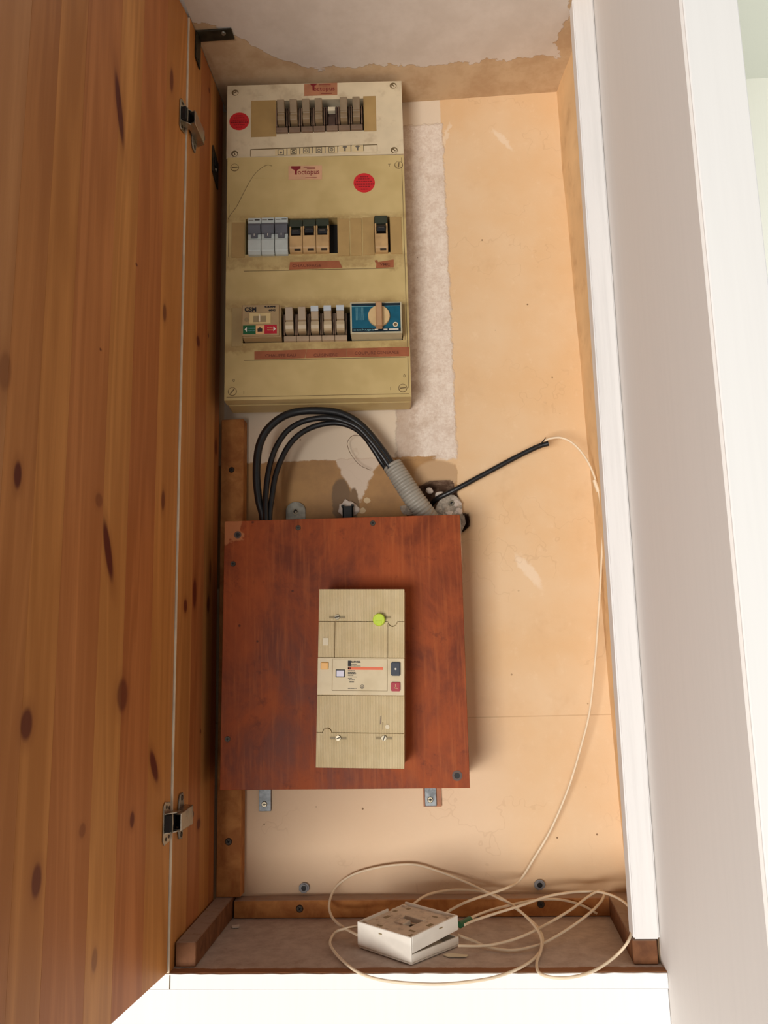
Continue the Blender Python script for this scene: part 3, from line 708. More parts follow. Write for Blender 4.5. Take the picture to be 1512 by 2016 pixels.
def fuse_holder(fr, px, py_top, py_base, label, group, handle='taupe', open_slot=False, tab=False):
    """fuse carrier: brown body with an overhanging lever handle"""
    u, v0 = fr.uv(px, py_base, -0.004); _, vt = fr.uv(px, py_top, -0.019); h = vt-v0; wd = 0.0080
    o = fr.thing('fuse_holder', label, 'fuse', u, 0, v0, group)
    lip = 0.0085
    MB().box(-wd, wd, 0.003, 0.0155, 0, h-0.002).build('body', M['fuse_dark'], o)
    MB().xprof([(0.0030, 0), (-0.0035, 0.0012), (-0.0042, lip-0.001), (-0.0025, lip), (0.0030, lip)], -wd, wd).build('terminal_cover', M['fuse_pale'] if handle == 'taupe' else M['fuse_body'], o, bevel=0.0004)
    for s_ in (-1, 1):
        MB().box(s_*wd if s_ < 0 else wd-0.0018, -wd+0.0018 if s_ < 0 else wd, -0.0060, 0.003, lip, h-0.005).build('side_cheek', M['fuse_body'] if not open_slot else M['fuse_dark'], o, bevel=0.0004)
    hw = 0.0049
    if open_slot:
        MB().box(-hw, hw, -0.002, 0.003, lip+0.001, lip+0.014).build('cartridge_seat', M['fuse_dark'], o, bevel=0.0005)
        MB().box(-hw*1.05, hw*1.05, -0.006, 0.002, lip+0.0205, lip+0.0265).build('contact', M['white_patch'], o, bevel=0.0005)
        return o
    hm = M['fuse_handle'] if handle == 'taupe' else M['fuse_old']
    zb, zm = lip+0.0015, h*0.60
    MB().xprof([(0.003, zb), (-0.0075, zb), (-0.0125, zb+0.003), (-0.0140, zb+0.008), (-0.0120, zm-0.0055), (-0.0115, zm-0.001), (-0.0135, zm), (-0.0190, h-0.001), (-0.0170, h), (0.001, h)], -hw, hw).build('handle', hm, o, bevel=0.0004)
    if handle == 'taupe': MB().xprof([(0.002, zb+0.0003), (-0.0078, zb+0.0003), (-0.0130, zb+0.0031), (-0.0146, zb+0.008), (-0.0128, zb+0.0135), (-0.006, zb+0.0135)], -hw-0.0003, hw+0.0003).build('lit_handle_skin', M['fuse_lit'], o, bevel=0.0004)  # added paler skin: paints the bright lower half of the glossy handle
    if tab: MB().hexa([(-hw, -0.0180, zm+0.010), (hw, -0.0180, zm+0.010), (hw, -0.0170, zm+0.010), (-hw, -0.0170, zm+0.010)], [(-hw, -0.0196, h-0.0005), (hw, -0.0196, h-0.0005), (hw, -0.018, h-0.0005), (-hw, -0.018, h-0.0005)]).build('label_tab', M['pale_blue_tab'], o)
    return o
ordn = ['leftmost', 'second', 'third', 'fourth', 'fifth', 'sixth', 'rightmost']
for i in range(7):
    px = 555+24.6*i; pt_ = 194.5-1.0*i; pb = 260.5-1.0*i
    lab = 'empty fuse holder without handle in the ivory board' if i == 4 else ('%s smoky handled fuse holder %sin the ivory board' % (ordn[i], '' if i in (0, 6) else 'from the left '))
    fuse_holder(FU, px, pt_, pb, lab, 'fuse holders in the ivory board', 'old', i == 4)

# ---- lower board
def lower_board():
    root = FL.thing('distribution_board', 'large yellowed two-row breaker board below the ivory board', 'fuse board')
    w_, h_ = 0.2407, 0.3459
    MB().box(0.0005, w_+0.001, 0.019, 0.053, -0.0005, h_+0.0).build('housing', M['yellowed'], root, bevel=0.002)
    # openings: row of breakers, single breaker, lower row
    a0 = FL.uv(483, 500); a1 = FL.uv(664, 432); b0 = FL.uv(738, 497); b1 = FL.uv(767, 426); c0 = FL.uv(478, 674); c1 = FL.uv(796, 597)
    va0, va1 = FL.uv(570, 500)[1], FL.uv(570, 430)[1]; vc0, vc1 = FL.uv(620, 673)[1], FL.uv(620, 606)[1]
    m = MB(); y0, y1 = 0.0, 0.018
    m.box(0, w_, y0, y1, va1, h_); m.box(0, a0[0], y0, y1, va0, va1); m.box(a1[0], b0[0], y0, y1, va0, va1); m.box(b1[0], w_, y0, y1, va0, va1)
    m.box(0, w_, y0, y1, vc1, va0); m.box(0, c0[0], y0, y1, vc0, vc1); m.box(c1[0], w_, y0, y1, vc0, vc1); m.box(0, w_, y0, y1, 0, vc0)
    bmesh.ops.remove_doubles(m.bm, verts=m.bm.verts, dist=1e-6); m.build('cover', M['yellow_cover'], root)
    MB().box(0.01, w_-0.006, 0.0172, 0.0186, va0-0.001, va1+0.001).build('rail_recess', M['black'], root)
    MB().box(0.01, w_-0.002, 0.0172, 0.0186, vc0-0.001, vc1+0.001).build('rail_recess', M['black'], root)
    # rim groove of the cover
    e = 0.0028
    for (a_, b_, c_, d_) in ((w_-e-0.0006, w_-e, 0.012, h_-0.004), (e, w_-e, 0.0040, 0.0046), (e, e+0.0005, 0.20, h_-0.07)):
        MB().box(a_, b_, -0.00025, 0.0002, c_, d_).build('rim_groove', M['groove'], root)
    for (p0, p1) in (((480, 534), (776, 528)), ((480, 710), (800, 703))):
        q0, q1 = FL.uv(*p0), FL.uv(*p1)
        MB().slab([(q0[0], q0[1]-0.00035), (q1[0], q1[1]-0.00035), (q1[0], q1[1]+0.00035), (q0[0], q0[1]+0.00035)], -0.00025, 0.0002).build('label_groove', M['groove'], root)
    blanks = (((457, 439), (482, 507), 'blank_tan'), ((664, 431), (688.7, 504), 'blank_tan'), ((689.3, 430), (713, 503), 'blank_tan'), ((713.6, 429), (738, 502), 'blank_tan'), ((767, 428), (792, 500), 'blank_tan'), ((457, 606), (477, 682), 'blank_dull'), ((791, 600), (798, 670), 'blank_dull'))
    for (a, b_, mt) in blanks:
        q0, q1 = FL.uv(*a), FL.uv(*b_); MB().box(q0[0], q1[0], -0.0011, 0.001, q1[1], q0[1]).build('blanking_plate', M[mt], root, bevel=0.0003)
    for (px, py, ang) in ((462, 330, 0.05), (785, 325, 1.45), (457.5, 771, 0.9), (793, 764, 0.1)): cover_screw(FL, root, px, py, 0.0057, M['yellowed'], ang)
    octopus_label(FL, root, [(568, 327), (634, 326), (634, 353), (568, 354)], M['label_pink'])
    disc_sticker(FL, root, 717, 360, 21)
    q = FL.quad([(490, 331), (560, 329), (560, 350), (490, 352)]); MB().slab(q, -0.0002, 0.0002).build('embossed_plate', M['yellowed'], root, bevel=0.0001)
    # crack across the upper left corner
    cr = FL.quad([(536, 327), (526, 325), (512, 333), (500, 345), (489, 362), (478, 383), (465, 408), (453, 424), (449, 432)])
    MB().tube([(a, -0.0001, b_) for a, b_ in smooth_path([Vector((p[0], p[1], 0)) for p in cr], 3) for a, b_ in [(a, b_)]] if False else [(p.x, -0.0001, p.y) for p in smooth_path([Vector((q_[0], q_[1], 0)) for q_ in cr], 3)], 0.00035, 5).build('crack', M['groove'], root)
    # label tapes
    def tape(qp, txt, tu, label):
        q = FL.quad(qp, -0.0002); o = MB().slab(q, -0.0005, 0.0002).build('label_tape', M['tape'], root); o['label'] = label
        u, v = FL.uv(tu[0], tu[1], -0.0006); u2, v2 = FL.uv(tu[2], tu[1], -0.0006)
        if txt: text_part('lettering', txt, M['tape_ink'], o, u, v, -0.0006, 0.0040, u2-u, 0.00003)
    tape([(571, 516), (667, 513), (674, 527), (569, 531)], 'CHAUFFAGE', (575, 526, 632), 'brown tape reading CHAUFFAGE')
    tape([(737, 513), (743, 512), (744, 516), (775, 511), (775, 526), (740, 528), (741, 519)], 'VMC', (748, 523, 768), 'brown tape reading VMC')
    tape([(501, 692), (603.5, 688), (600, 705), (501, 708)], 'CHAUFFE EAU', (522, 703, 582), 'brown tape reading CHAUFFE EAU')
    tape([(604, 688), (682, 686), (682, 703), (601, 705)], 'CUISINIERE', (617, 702, 664), 'brown tape reading CUISINIERE')
    tape([(682.5, 686), (805, 683), (806, 701), (682.5, 703)], 'COUPURE GENERALE', (698, 698, 785), 'brown tape reading COUPURE GENERALE')
    # embossed position marks
    for (px, py, s_) in ((479, 775, 'I'), (768, 768, 'I'), (458, 752, '0'), (794, 743, '0'), (764, 328, 'T')):
        u, v = FL.uv(px, py); text_part('embossed_mark', s_, M['groove'], root, u, v, -0.0001, 0.0042)
lower_board()

def grey_breaker(px, py_b, py_t, label):
    u, v0 = FL.uv(px, py_b, -0.008); _, vt = FL.uv(px, py_t, -0.004); h = vt-v0; wd = 0.00895
    o = FL.thing('circuit_breaker', label, 'breaker', u, 0, v0, 'light grey breakers in the yellowed board')
    MB().box(-wd+0.0002, wd-0.0002, 0.003, 0.0165, 0.001, h-0.001).build('body', M['breaker_white'], o)
    z1, z2, z3 = h*0.40, h*0.56, h*0.83
    MB().xprof([(0.004, 0), (-0.0045, 0), (-0.0085, 0.004), (-0.0095, z1-0.002), (-0.0085, z1), (0.004, z1)], -wd+0.0004, wd-0.0004).build('lower_shell', M['breaker_white'], o, bevel=0.0005)
    MB().box(-wd+0.0004, wd-0.0004, -0.0075, 0.004, z1, z2).build('toggle_surround', M['breaker_white'], o, bevel=0.0005)
    t = MB().xprof([(0.003, z2-0.001), (-0.0100, z2-0.001), (-0.0122, z3-0.004), (-0.0105, z3), (0.003, z3)], -wd+0.0006, wd-0.0006).build('toggle', M['toggle_grey'], o, bevel=0.0005)
    MB().box(-0.0044, 0.0044, -0.0098, -0.002, z1+0.0015, z2+0.001).build('toggle_tongue', M['toggle_grey'], t, bevel=0.0004)
    MB().box(-0.0004, 0.0004, -0.0100, -0.0097, z1+0.0040, z2-0.001).build('on_mark', M['white_print'], t)
    MB().box(-wd+0.0004, wd-0.0004, -0.0090, 0.004, z3, h).build('upper_shell', M['breaker_white'], o, bevel=0.0005)
    MB().box(0.0005, 0.0072, -0.0092, -0.0089, h-0.0040, h-0.0024).build('rating_mark', M['ink'], o)
    MB().box(-0.0075, -0.0010, -0.0092, -0.0089, h-0.0040, h-0.0030).build('maker_mark', M['grey_ink'], o)
for i, nm in enumerate(('leftmost of the three light grey breakers', 'middle one of the three light grey breakers', 'light grey breaker beside the tan breakers')):
    grey_breaker(500.5+26.7*i, 499-0.4*i, 433-0.9*i, nm+' in the yellowed board' if i < 2 else nm)

def tan_breaker(px, py_b, py_t, label, raised=0.0, group='tan breakers in the yellowed board', low=False):
    u, v0 = FL.uv(px, py_b, -0.006); _, vt = FL.uv(px, py_t, -0.006); h = vt-v0; wd = 0.00855
    o = FL.thing('circuit_breaker', label, 'breaker', u, 0, v0, group)
    MB().box(-wd, wd, 0.003, 0.0165, 0.001, h-0.001).build('body', M['breaker_tan'], o)
    z1, z2 = h*0.47, h*0.76
    MB().xprof([(0.004, 0), (-0.0045, 0.0008), (-0.0085, 0.0045), (-0.0095, 0.006), (-0.0095, z1), (0.004, z1)], -wd, wd).build('lower_shell', M['breaker_tan'], o, bevel=0.0005)
    MB().box(-0.0020, 0.0060, -0.0082, -0.0060, 0.0022, 0.0042).build('test_slot', M['ink'], o)
    for s_ in (-1, 1):
        MB().box(min(s_*wd, s_*0.0064), max(s_*wd, s_*0.0064), -0.0085, 0.004, z1, z2).build('window_cheek', M['breaker_tan'], o, bevel=0.0004)
    MB().box(-0.0064, 0.0064, -0.001, 0.0035, z1, z2+0.004).build('toggle_well', M['black'], o)
    t = MB().xprof([(0.0, z1+0.001), (-0.0090, z1+0.0015+raised), (-0.0130, z1+0.006+raised), (-0.0090, z2-0.004+raised), (0.0, z2)], -0.0060, 0.0060).build('toggle', M['toggle_black'], o, bevel=0.0005)
    MB().box(-0.0035, 0.0035, -0.0128, -0.0120, z1+0.0048+raised, z1+0.0053+raised).build('toggle_mark', M['grey_ink'], t)
    MB().xprof([(0.004, z2), (-0.0080, z2), (-0.0075, h-0.002), (-0.0060, h), (0.004, h)], -wd, wd).build('upper_cap', M['breaker_green'], o, bevel=0.0005)
for i, nm in enumerate(('tan breaker with dark green cap beside the light grey breakers', 'middle tan breaker with a lowered black toggle', 'tan breaker beside the empty black slot')):
    tan_breaker(583+26.2*i, 497-0.5*i, 432-1.2*i, nm, raised=0.0 if i != 1 else 0.002)
tan_breaker(751.5, 496, 424, 'lone tan breaker with black cap at the right of the upper row', 0.002, 'tan breakers in the yellowed board')

for i in range(5):
    fuse_holder(FL, 571+25.1*i, 603-0.7*i, 672.5-0.5*i, ['leftmost plain taupe fuse holder beside the contactor', 'second taupe fuse holder from the contactor without a pale tab', 'pale blue tabbed fuse holder in the middle of the lower row', 'fourth fuse holder of the lower row with pale blue tab', 'pale blue tabbed fuse holder next to the blue switch'][i], 'fuse holders in the lower row', 'taupe', False, i >= 2)

def contactor():
    """water-heater contactor with the three-position slider"""
    Y = -0.0185; q = FL.quad([(475, 601), (549, 598), (549.5, 657), (476, 661)], Y)
    u0, v0 = q[3]; o = FL.thing('contactor', 'beige contactor with green and red labels in the lower row', 'contactor', u0, 0, v0)
    L = [(a-u0, b_-v0) for a, b_ in q]; w_ = 0.5*(L[1][0]+L[2][0]); h_ = 0.5*(L[0][1]+L[1][1])
    MB().box(0.0005, w_+0.002, Y+0.0035, 0.0165, -0.001, h_).build('body', M['contactor'], o, bevel=0.0006)
    MB().box(0, w_, Y, Y+0.004, 0, h_).build('front_plate', M['contactor'], o, bevel=0.0008)
    f = lambda px, py: (lambda p: (p[0]-u0, p[1]-v0))(FL.uv(px, py, Y))
    a, b_ = f(491, 617), f(533, 637)
    s = MB().box(a[0], b_[0], Y-0.0010, Y+0.001, b_[1], a[1]).build('slider_frame', M['slider'], o, bevel=0.0003)
    a2, b2 = f(499, 623), f(524, 634.5)
    MB().box(a2[0], b2[0], Y-0.0012, Y-0.0008, b2[1], a2[1]).build('slider_slot', M['slot'], s)
    a3, b3 = f(510, 621), f(513, 635)
    MB().box(a3[0], b3[0], Y-0.0034, Y-0.0008, b3[1], a3[1]).build('slider_tip', M['white_patch'], s, bevel=0.0003)
    c = f(485.5, 629.5); MB().cyl((c[0], Y+0.0002, c[1]), 0.0028, (0, -0.0005, 0), 20).build('indicator', M['slot'], o)
    for (p0, p1, mt) in (((478.5, 641), (503.5, 657.5), 'green'), ((503.5, 641), (520.5, 657), 'peach_print'), ((520.5, 639.5), (545, 656.5), 'red')):
        a, b_ = f(*p0), f(*p1); MB().box(a[0], b_[0], Y-0.0003, Y+0.0002, b_[1], a[1]).build('label_panel', M[mt], o)
    yp = Y-0.0005; p = f(481.5, 649)
    MB().slab([(p[0], p[1]), (p[0]+0.0030, p[1]+0.0034), (p[0]+0.0030, p[1]-0.0034)], yp, Y-0.0002).build('arrow', M['white_print'], o)
    p = f(543, 647.5); MB().slab([(p[0], p[1]), (p[0]-0.0030, p[1]+0.0034), (p[0]-0.0030, p[1]-0.0034)], yp, Y-0.0002).build('arrow', M['white_print'], o)
    p = f(487.5, 648); text_part('lettering', 'MARCHE', M['teal_print'], o, p[0], p[1], yp, 0.0016, 0.0092); p = f(487.5, 652.5); text_part('lettering', 'FORCEE', M['teal_print'], o, p[0], p[1], yp, 0.0016, 0.0092)
    p = f(526, 646.5); text_part('lettering', 'ARRET', M['peach_print'], o, p[0], p[1], yp, 0.0016, 0.0074); p = f(526, 651); text_part('lettering', 'FORCE', M['peach_print'], o, p[0], p[1], yp, 0.0016, 0.0074)
    p = f(511.8, 649.5); a = 0.0033
    MB().slab([(p[0]-a*1.15, p[1]+0.0006), (p[0], p[1]+0.0036), (p[0]+a*1.15, p[1]+0.0006), (p[0]+a*0.9, p[1]+0.0006), (p[0]+a*0.9, p[1]-0.0026), (p[0]-a*0.9, p[1]-0.0026), (p[0]-a*0.9, p[1]+0.0006)], yp, Y-0.0002).build('house_symbol', M['ink'], o)
    p = f(481.5, 613.5); text_part('lettering', 'CSM', M['ink_blue'], o, p[0], p[1], Y-0.0002, 0.0058, 0.0150, 0.0003)
    p = f(521, 605.5); text_part('lettering', 'CDM', M['ink_blue'], o, p[0], p[1], Y-0.0002, 0.0020, 0.0140, 0.00022)
    p = f(529, 612.5); text_part('lettering', '60C', M['ink_blue'], o, p[0], p[1], Y-0.0002, 0.0026, 0.0088, 0.0002)
    # torn sliver of the cover sticking out above it
    p = f(512, 597); MB().slab([(p[0], p[1]), (p[0]+0.011, p[1]+0.0005), (p[0]+0.0112, p[1]+0.0042), (p[0]+0.006, p[1]+0.0022)], 0.001-0.006, 0.002-0.006).build('torn_sliver', M['ink'], o)
contactor()

def isolator():
    Y = -0.0195; q = FL.quad([(689, 596), (791, 592), (792, 652), (690, 657)], Y); u0, v0 = q[3]
    o = FL.thing('isolator_switch', 'blue fronted rotary main switch with cream knob in the lower row', 'switch', u0, 0, v0)
    w_ = 0.5*(q[1][0]+q[2][0])-u0; h_ = 0.5*(q[0][1]+q[1][1])-v0; f = lambda px, py, y=Y: (lambda p: (p[0]-u0, p[1]-v0))(FL.uv(px, py, y))
    # tapering housing
    MB().hexa([(0.002, 0.0165, -0.001), (w_, 0.0165, -0.001), (w_, 0.0165, h_), (0.002, 0.0165, h_)], [(0, Y+0.001, 0), (w_, Y+0.001, 0), (w_, Y+0.001, h_), (0, Y+0.001, h_)]).build('housing', M['isolator_frame'], o, bevel=0.0006)
    MB().box(0, w_, Y, Y+0.002, 0, h_).build('front_frame', M['isolator_frame'], o, bevel=0.0006)
    e = 0.0021; y1 = Y-0.0002
    p = MB().box(e, w_-e, y1, Y+0.0004, e, h_-e).build('face_plate', M['blue'], o)
    MB().box(e, w_-e, y1-0.0001, y1+0.0001, e, e+0.0048).build('name_strip', M['blue_dark'], p)
    MB().box(e, w_-e, y1-0.0001, y1+0.0001, h_-e-0.0036, h_-e).build('top_strip', M['blue_dark'], p)
    MB().box(e, w_-e, y1-0.00015, y1, h_-e-0.0046, h_-e-0.0040).build('pale_line', M['teal_print'], p)
    a = f(691, 655.3); text_part('lettering', 'eschupa', M['teal_print'], p, 0.0035, e+0.0016, y1-0.0003, 0.0026, 0.0265)
    m = MB()
    for (s_, e_) in ((0.031, 0.0355), (0.0425, 0.0475)): m.box(s_, e_, y1-0.0003, y1-0.0001, e+0.0022, e+0.0034)
    m.box(0.0495, w_-e-0.003, y1-0.0003, y1-0.0001, e+0.0020, e+0.0036); m.build('name_bars', M['white_print'], p)
    m = MB()
    for k in range(6): m.box(0.0075+0.0018*k, 0.0079+0.0018*k, y1-0.0002, y1, h_*0.42, h_*0.42+0.0175)
    m.build('wiring_print', M['teal_print'], p)
    c = f(746, 623.5)
    k = MB().cyl((c[0], y1, c[1]), 0.0142, (0, -0.004, 0), 40, 0.0138).build('knob', M['knob_cream'], o, bevel=0.0004, smooth=True)
    MB().hexa([(c[0]-0.0042, y1-0.0035, c[1]-0.0188), (c[0]+0.0042, y1-0.0035, c[1]-0.0188), (c[0]+0.0042, y1-0.0035, c[1]+0.0182), (c[0]-0.0042, y1-0.0035, c[1]+0.0182)], [(c[0]-0.0036, y1-0.013, c[1]-0.0170), (c[0]+0.0036, y1-0.013, c[1]-0.0170), (c[0]+0.0036, y1-0.013, c[1]+0.0150), (c[0]-0.0036, y1-0.013, c[1]+0.0150)]).build('lever', M['knob_brown'], k, bevel=0.0007)
    c = f(778.5, 639); MB().ring((c[0], y1, c[1]), 0.0032, 0.0022, (0, -0.0008, 0), 20).build('lock_collar', M['white_patch'], o, smooth=True)
    MB().cyl((c[0], y1, c[1]), 0.0022, (0, -0.0002, 0), 16).build('lock_hole', M['groove'], o)
isolator()

# ------------------------------------------------------------------ wooden cover with the main breaker
FB = Frame((0.0227, -0.085, 0.1587), 0, -0.45)
def cover_box():
    root = FB.thing('wooden_cover', 'red stained plywood cover box holding the main breaker', 'cover')
    w_, h_ = 0.289, 0.3163
    m = MB(); n = 40
    top = [(w_*i/n, h_+0.0005*noise.noise((i*1.3, 0, 5))) for i in range(n+1)]
    m.slab(top+[(w_, 0), (0, 0)], 0.0, 0.008).build('front_panel', M['board'], root, bevel=0.0004)
    MB().box(0.003, 0.014, 0.0085, 0.083, 0.002, h_-0.045).build('side_panel', M['board'], root)
    MB().box(w_-0.014, w_-0.003, 0.0085, 0.083, 0.002, h_-0.045).build('side_panel', M['board'], root)
    MB().box(0.0145, w_-0.0145, 0.0085, 0.083, 0.002, 0.013).build('bottom_panel', M['board'], root)
    MB().box(w_-0.0006, w_+0.0003, 0.0006, 0.0075, h_-0.065, h_-0.006).build('chipped_edge', M['board_edge'], root)
    for (px, py) in ((587, 1039), (734, 1030), (459, 1110), (448, 1455)):
        u, v = FB.uv(px, py); o = MB().cyl((u, 0.0004, v), 0.0036, (0, -0.0009, 0), 18, 0.0030).build('screw', M['screw'], root, smooth=True)
        MB().box(u-0.0018, u+0.0018, -0.0007, -0.0004, v-0.0004, v+0.0004).box(u-0.0004, u+0.0004, -0.0007, -0.0004, v-0.0018, v+0.0018).build('recess', M['black'], o)
    for (px, py, r) in ((468, 1053, 0.0036), (900, 1527, 0.0046)):
        u, v = FB.uv(px, py); o = MB().ring((u, 0.0004, v), r*1.25, r*0.72, (0, -0.0008, 0), 22).build('hole_rim', M['fuse_dark'], root, smooth=True)
        MB().cyl((u, 0.0003, v), r*0.72, (0, -0.0004, 0), 18).build('screw_hole', M['black'], o)
cover_box()

FM = Frame((0.142, -0.130, 0.188), 0, -1.807)
def main_breaker():
    root = FM.thing('main_breaker', 'tall ribbed beige main breaker with yellow seal on the wooden cover', 'breaker')
    w_, h_ = 0.0976, 0.196; dp = 0.0445
    f = lambda px, py, y=0.0: FM.uv(px, py, y)
    v1 = f(700, 1443)[1]; v2 = f(700, 1369)[1]; v3 = f(700, 1295)[1]; v4 = f(700, 1223.5)[1]
    MB().box(0.0008, w_-0.0008, 0.004, dp, 0.0008, h_-0.0008).build('back_body', M['beige'], root)
    g = 0.00025
    def arc(cx, cz, r, a0, a1, n=10): return [(cx+r*math.cos(a0+(a1-a0)*i/n), cz+r*math.sin(a0+(a1-a0)*i/n)) for i in range(n+1)]
    # lower terminal cover with a half-round tab at its top left
    cx = f(644, 1440)[0]; r = 0.0048
    MB().slab([(0, 0), (w_, 0), (w_, v1-g)] + arc(cx, v1-g, r, 0, math.pi)+[(0, v1-g)], 0.0, 0.0045).build('lower_terminal_cover', M['ribbed'], root, bevel=0.0003)
    MB().slab([(0, v1+g)]+[(2*cx-p[0], p[1]) for p in arc(cx, v1+g, r+2*g, 0, math.pi)]+[(w_, v1+g), (w_, v2-g), (0, v2-g)], 0.0003, 0.0045).build('lower_front', M['ribbed'], root, bevel=0.0003)
    mid = MB().box(0, w_, -0.0012, 0.0045, v2+g, v3-g).build('centre_panel', M['beige_mid'], root, bevel=0.0005)
    ul, ur = f(659, 1260)[0], f(763.5, 1260)[0]
    cx2 = f(773, 1225)[0]; r2 = 0.0050
    MB().box(0, ul-g, 0.0003, 0.0045, v3+g, v4-g).build('upper_side_front', M['ribbed'], root, bevel=0.0003)
    MB().box(ul+g, ur-g, 0.0, 0.0045, v3+g, v4-g).build('arc_chamber_front', M['ribbed'], root, bevel=0.0003)
    MB().slab([(ur+g, v3+g), (w_, v3+g), (w_, v4-g)] + [p for p in arc(cx2, v4-g, r2+2*g, 0, -math.pi)] + [(ur+g, v4-g)], 0.0003, 0.0045).build('upper_side_front', M['ribbed'], root, bevel=0.0003)
    MB().slab([(0, v4+g)] + [(2*cx2-p[0], p[1]) for p in arc(cx2, v4+g, r2, 0, -math.pi)] + [(w_, v4+g), (w_, h_), (0, h_)], 0.0, 0.0045).build('upper_terminal_cover', M['ribbed'], root, bevel=0.0003)
    # sealing screws in slots
    for (px, py, ang) in ((664, 1215, 0.2), (666, 1453, 0.35), (756, 1453, 1.2), (754, 1215, 0.2)):
        u, v = f(px, py); s = MB().box(u-0.0092, u+0.0092, -0.0002, 0.0003, v-0.0014, v+0.0014).build('screw_slot', M['slot'], root)
        if px == 754: continue
        o = MB().cyl((u, -0.0001, v), 0.0031, (0, -0.0022, 0), 18, 0.0028).build('sealing_screw', M['bright_screw'], root, smooth=True)
        c, s_ = math.cos(ang), math.sin(ang); a, b_ = 0.0026, 0.0005
        MB().slab([(u+c*a-s_*b_, v+s_*a+c*b_), (u-c*a-s_*b_, v-s_*a+c*b_), (u-c*a+s_*b_, v-s_*a-c*b_), (u+c*a+s_*b_, v+s_*a-c*b_)], -0.0025, -0.0022).build('slot', M['ink'], o)
    # fluorescent seal: a cap with a folded lower face
    u, v = f(746, 1220, -0.004)
    sl = MB().cyl((u, -0.0002, v), 0.0072, (0, -0.0075, 0), 28, 0.0066).build('yellow_seal', M['yellow_seal'], root, bevel=0.0006, smooth=True); sl['label'] = 'fluorescent yellow round seal'
    MB().box(u-0.0034, u+0.0034, -0.0080, -0.0075, v-0.0046, v-0.0012).build('seal_window', M['yellow_seal'], sl, bevel=0.0002)
    # rating plate
    a, b_ = f(655, 1297, -0.0012), f(762, 1360, -0.0012); y = -0.0012
    pl = MB().box(a[0], b_[0], y-0.0004, y+0.0002, b_[1], a[1]-0.0004).build('rating_plate', M['beige_mid'], mid, bevel=0.0002)
    m = MB(); e = 0.00035
    for (x0, x1, z0, z1) in ((a[0]-e, a[0], b_[1]-e, a[1]), (b_[0], b_[0]+e, b_[1]-e, a[1]), (a[0]-e, b_[0]+e, b_[1]-e, b_[1])): m.box(x0, x1, y-0.0002, y+0.0002, z0, z1)
    m.build('plate_groove', M['groove'], mid)
    y2 = y-0.0006
    p0, p1 = f(685, 1313, y2), f(754, 1319, y2); MB().box(p0[0], p1[0], y2, y2+0.0003, p1[1], p0[1]).build('orange_stripe', M['orange_print'], mid)
    p0, p1 = f(685, 1300.5, y2), f(691, 1312, y2); MB().box(p0[0], p1[0], y2, y2+0.0003, p1[1], p0[1]).build('maker_mark', M['ink_blue'], mid)
    p = f(691.5, 1304.5, y2); text_part('lettering', 'SAPAREL', M['ink_blue'], mid, p[0], p[1], y2, 0.0019, 0.0105, 0.00012)
    m = MB()
    for (x0, x1, yy, th) in ((691.5, 702, 1308, 1.1), (691.5, 710, 1311.3, 1.1), (685, 691, 1316, 3.6), (685, 699, 1320.5, 1.2), (685, 700, 1323.6, 1.3), (685, 701, 1326.4, 1.6), (685, 696, 1329.5, 1.2), (686, 702, 1332.6, 1.2), (685, 693, 1335.6, 1.1), (687, 698, 1338.6, 1.6), (688, 697, 1342.6, 2.2), (685, 698, 1355.2, 1.6), (700, 701.5, 1355.2, 1.4)):
        q0, q1 = f(x0, yy-th/2, y2), f(x1, yy+th/2, y2); x = q0[0]
        while x < q1[0]-0.0002:
            L = random.uniform(0.0008, 0.0020); m.box(x, min(x+L, q1[0]), y2, y2+0.0002, q1[1], q0[1]); x += L+0.0003
    m.build('small_print', M['ink_blue'], mid)
    p = f(713, 1352, y2); MB().ring((p[0], y2+0.0002, p[1]), 0.0023, 0.0017, (0, -0.0002, 0), 20).box(p[0]-0.0013, p[0]+0.0013, y2, y2+0.0002, p[1]+0.0002, p[1]+0.0008).box(p[0]-0.0013, p[0]+0.0013, y2, y2+0.0002, p[1]-0.0010, p[1]-0.0003).build('approval_mark', M['grey_ink'], mid)
    p0, p1 = f(661, 1318, y), f(679, 1333.5, y); fr_ = MB().box(p0[0], p1[0], y-0.0007, y, p1[1], p0[1]).build('indicator_frame', M['ink_blue'], mid, bevel=0.0002)
    e = 0.0011; MB().box(p0[0]+e, p1[0]-e, y-0.0009, y-0.0004, p1[1]+e, p0[1]-e).build('indicator_lens', M['lens_white'], fr_)
    p0, p1 = f(632, 1304, y), f(646.5, 1318, y); MB().box(p0[0], p1[0], y-0.0024, y, p1[1], p0[1]).build('amber_button', M['orange_button'], mid, bevel=0.0006)
    p0, p1 = f(770, 1303.5, y), f(788, 1330.5, y); bt = MB().box(p0[0], p1[0], y-0.0030, y, p1[1], p0[1]).build('navy_button', M['navy'], mid, bevel=0.0008, seg=2)
    cu, cv = 0.5*(p0[0]+p1[0]), 0.5*(p0[1]+p1[1]); MB().cyl((cu, y-0.0029, cv), 0.0011, (0, -0.0003, 0), 12).build('dot', M['white_print'], bt)
    p0, p1 = f(770, 1343, y), f(788, 1361, y); bt = MB().box(p0[0], p1[0], y-0.0026, y, p1[1], p0[1]).build('red_button', M['crimson'], mid, bevel=0.0007, seg=2)
    cu, cv = 0.5*(p0[0]+p1[0]), 0.5*(p0[1]+p1[1])
    MB().box(cu-0.0004, cu+0.0004, y-0.0029, y-0.0025, cv-0.001, cv+0.003).slab([(cu-0.0022, cv-0.0014), (cu+0.0024, cv-0.0022), (cu+0.0024, cv-0.0016), (cu, cv-0.0002)], y-0.0029, y-0.0025).build('symbol', M['label_pink'], bt)
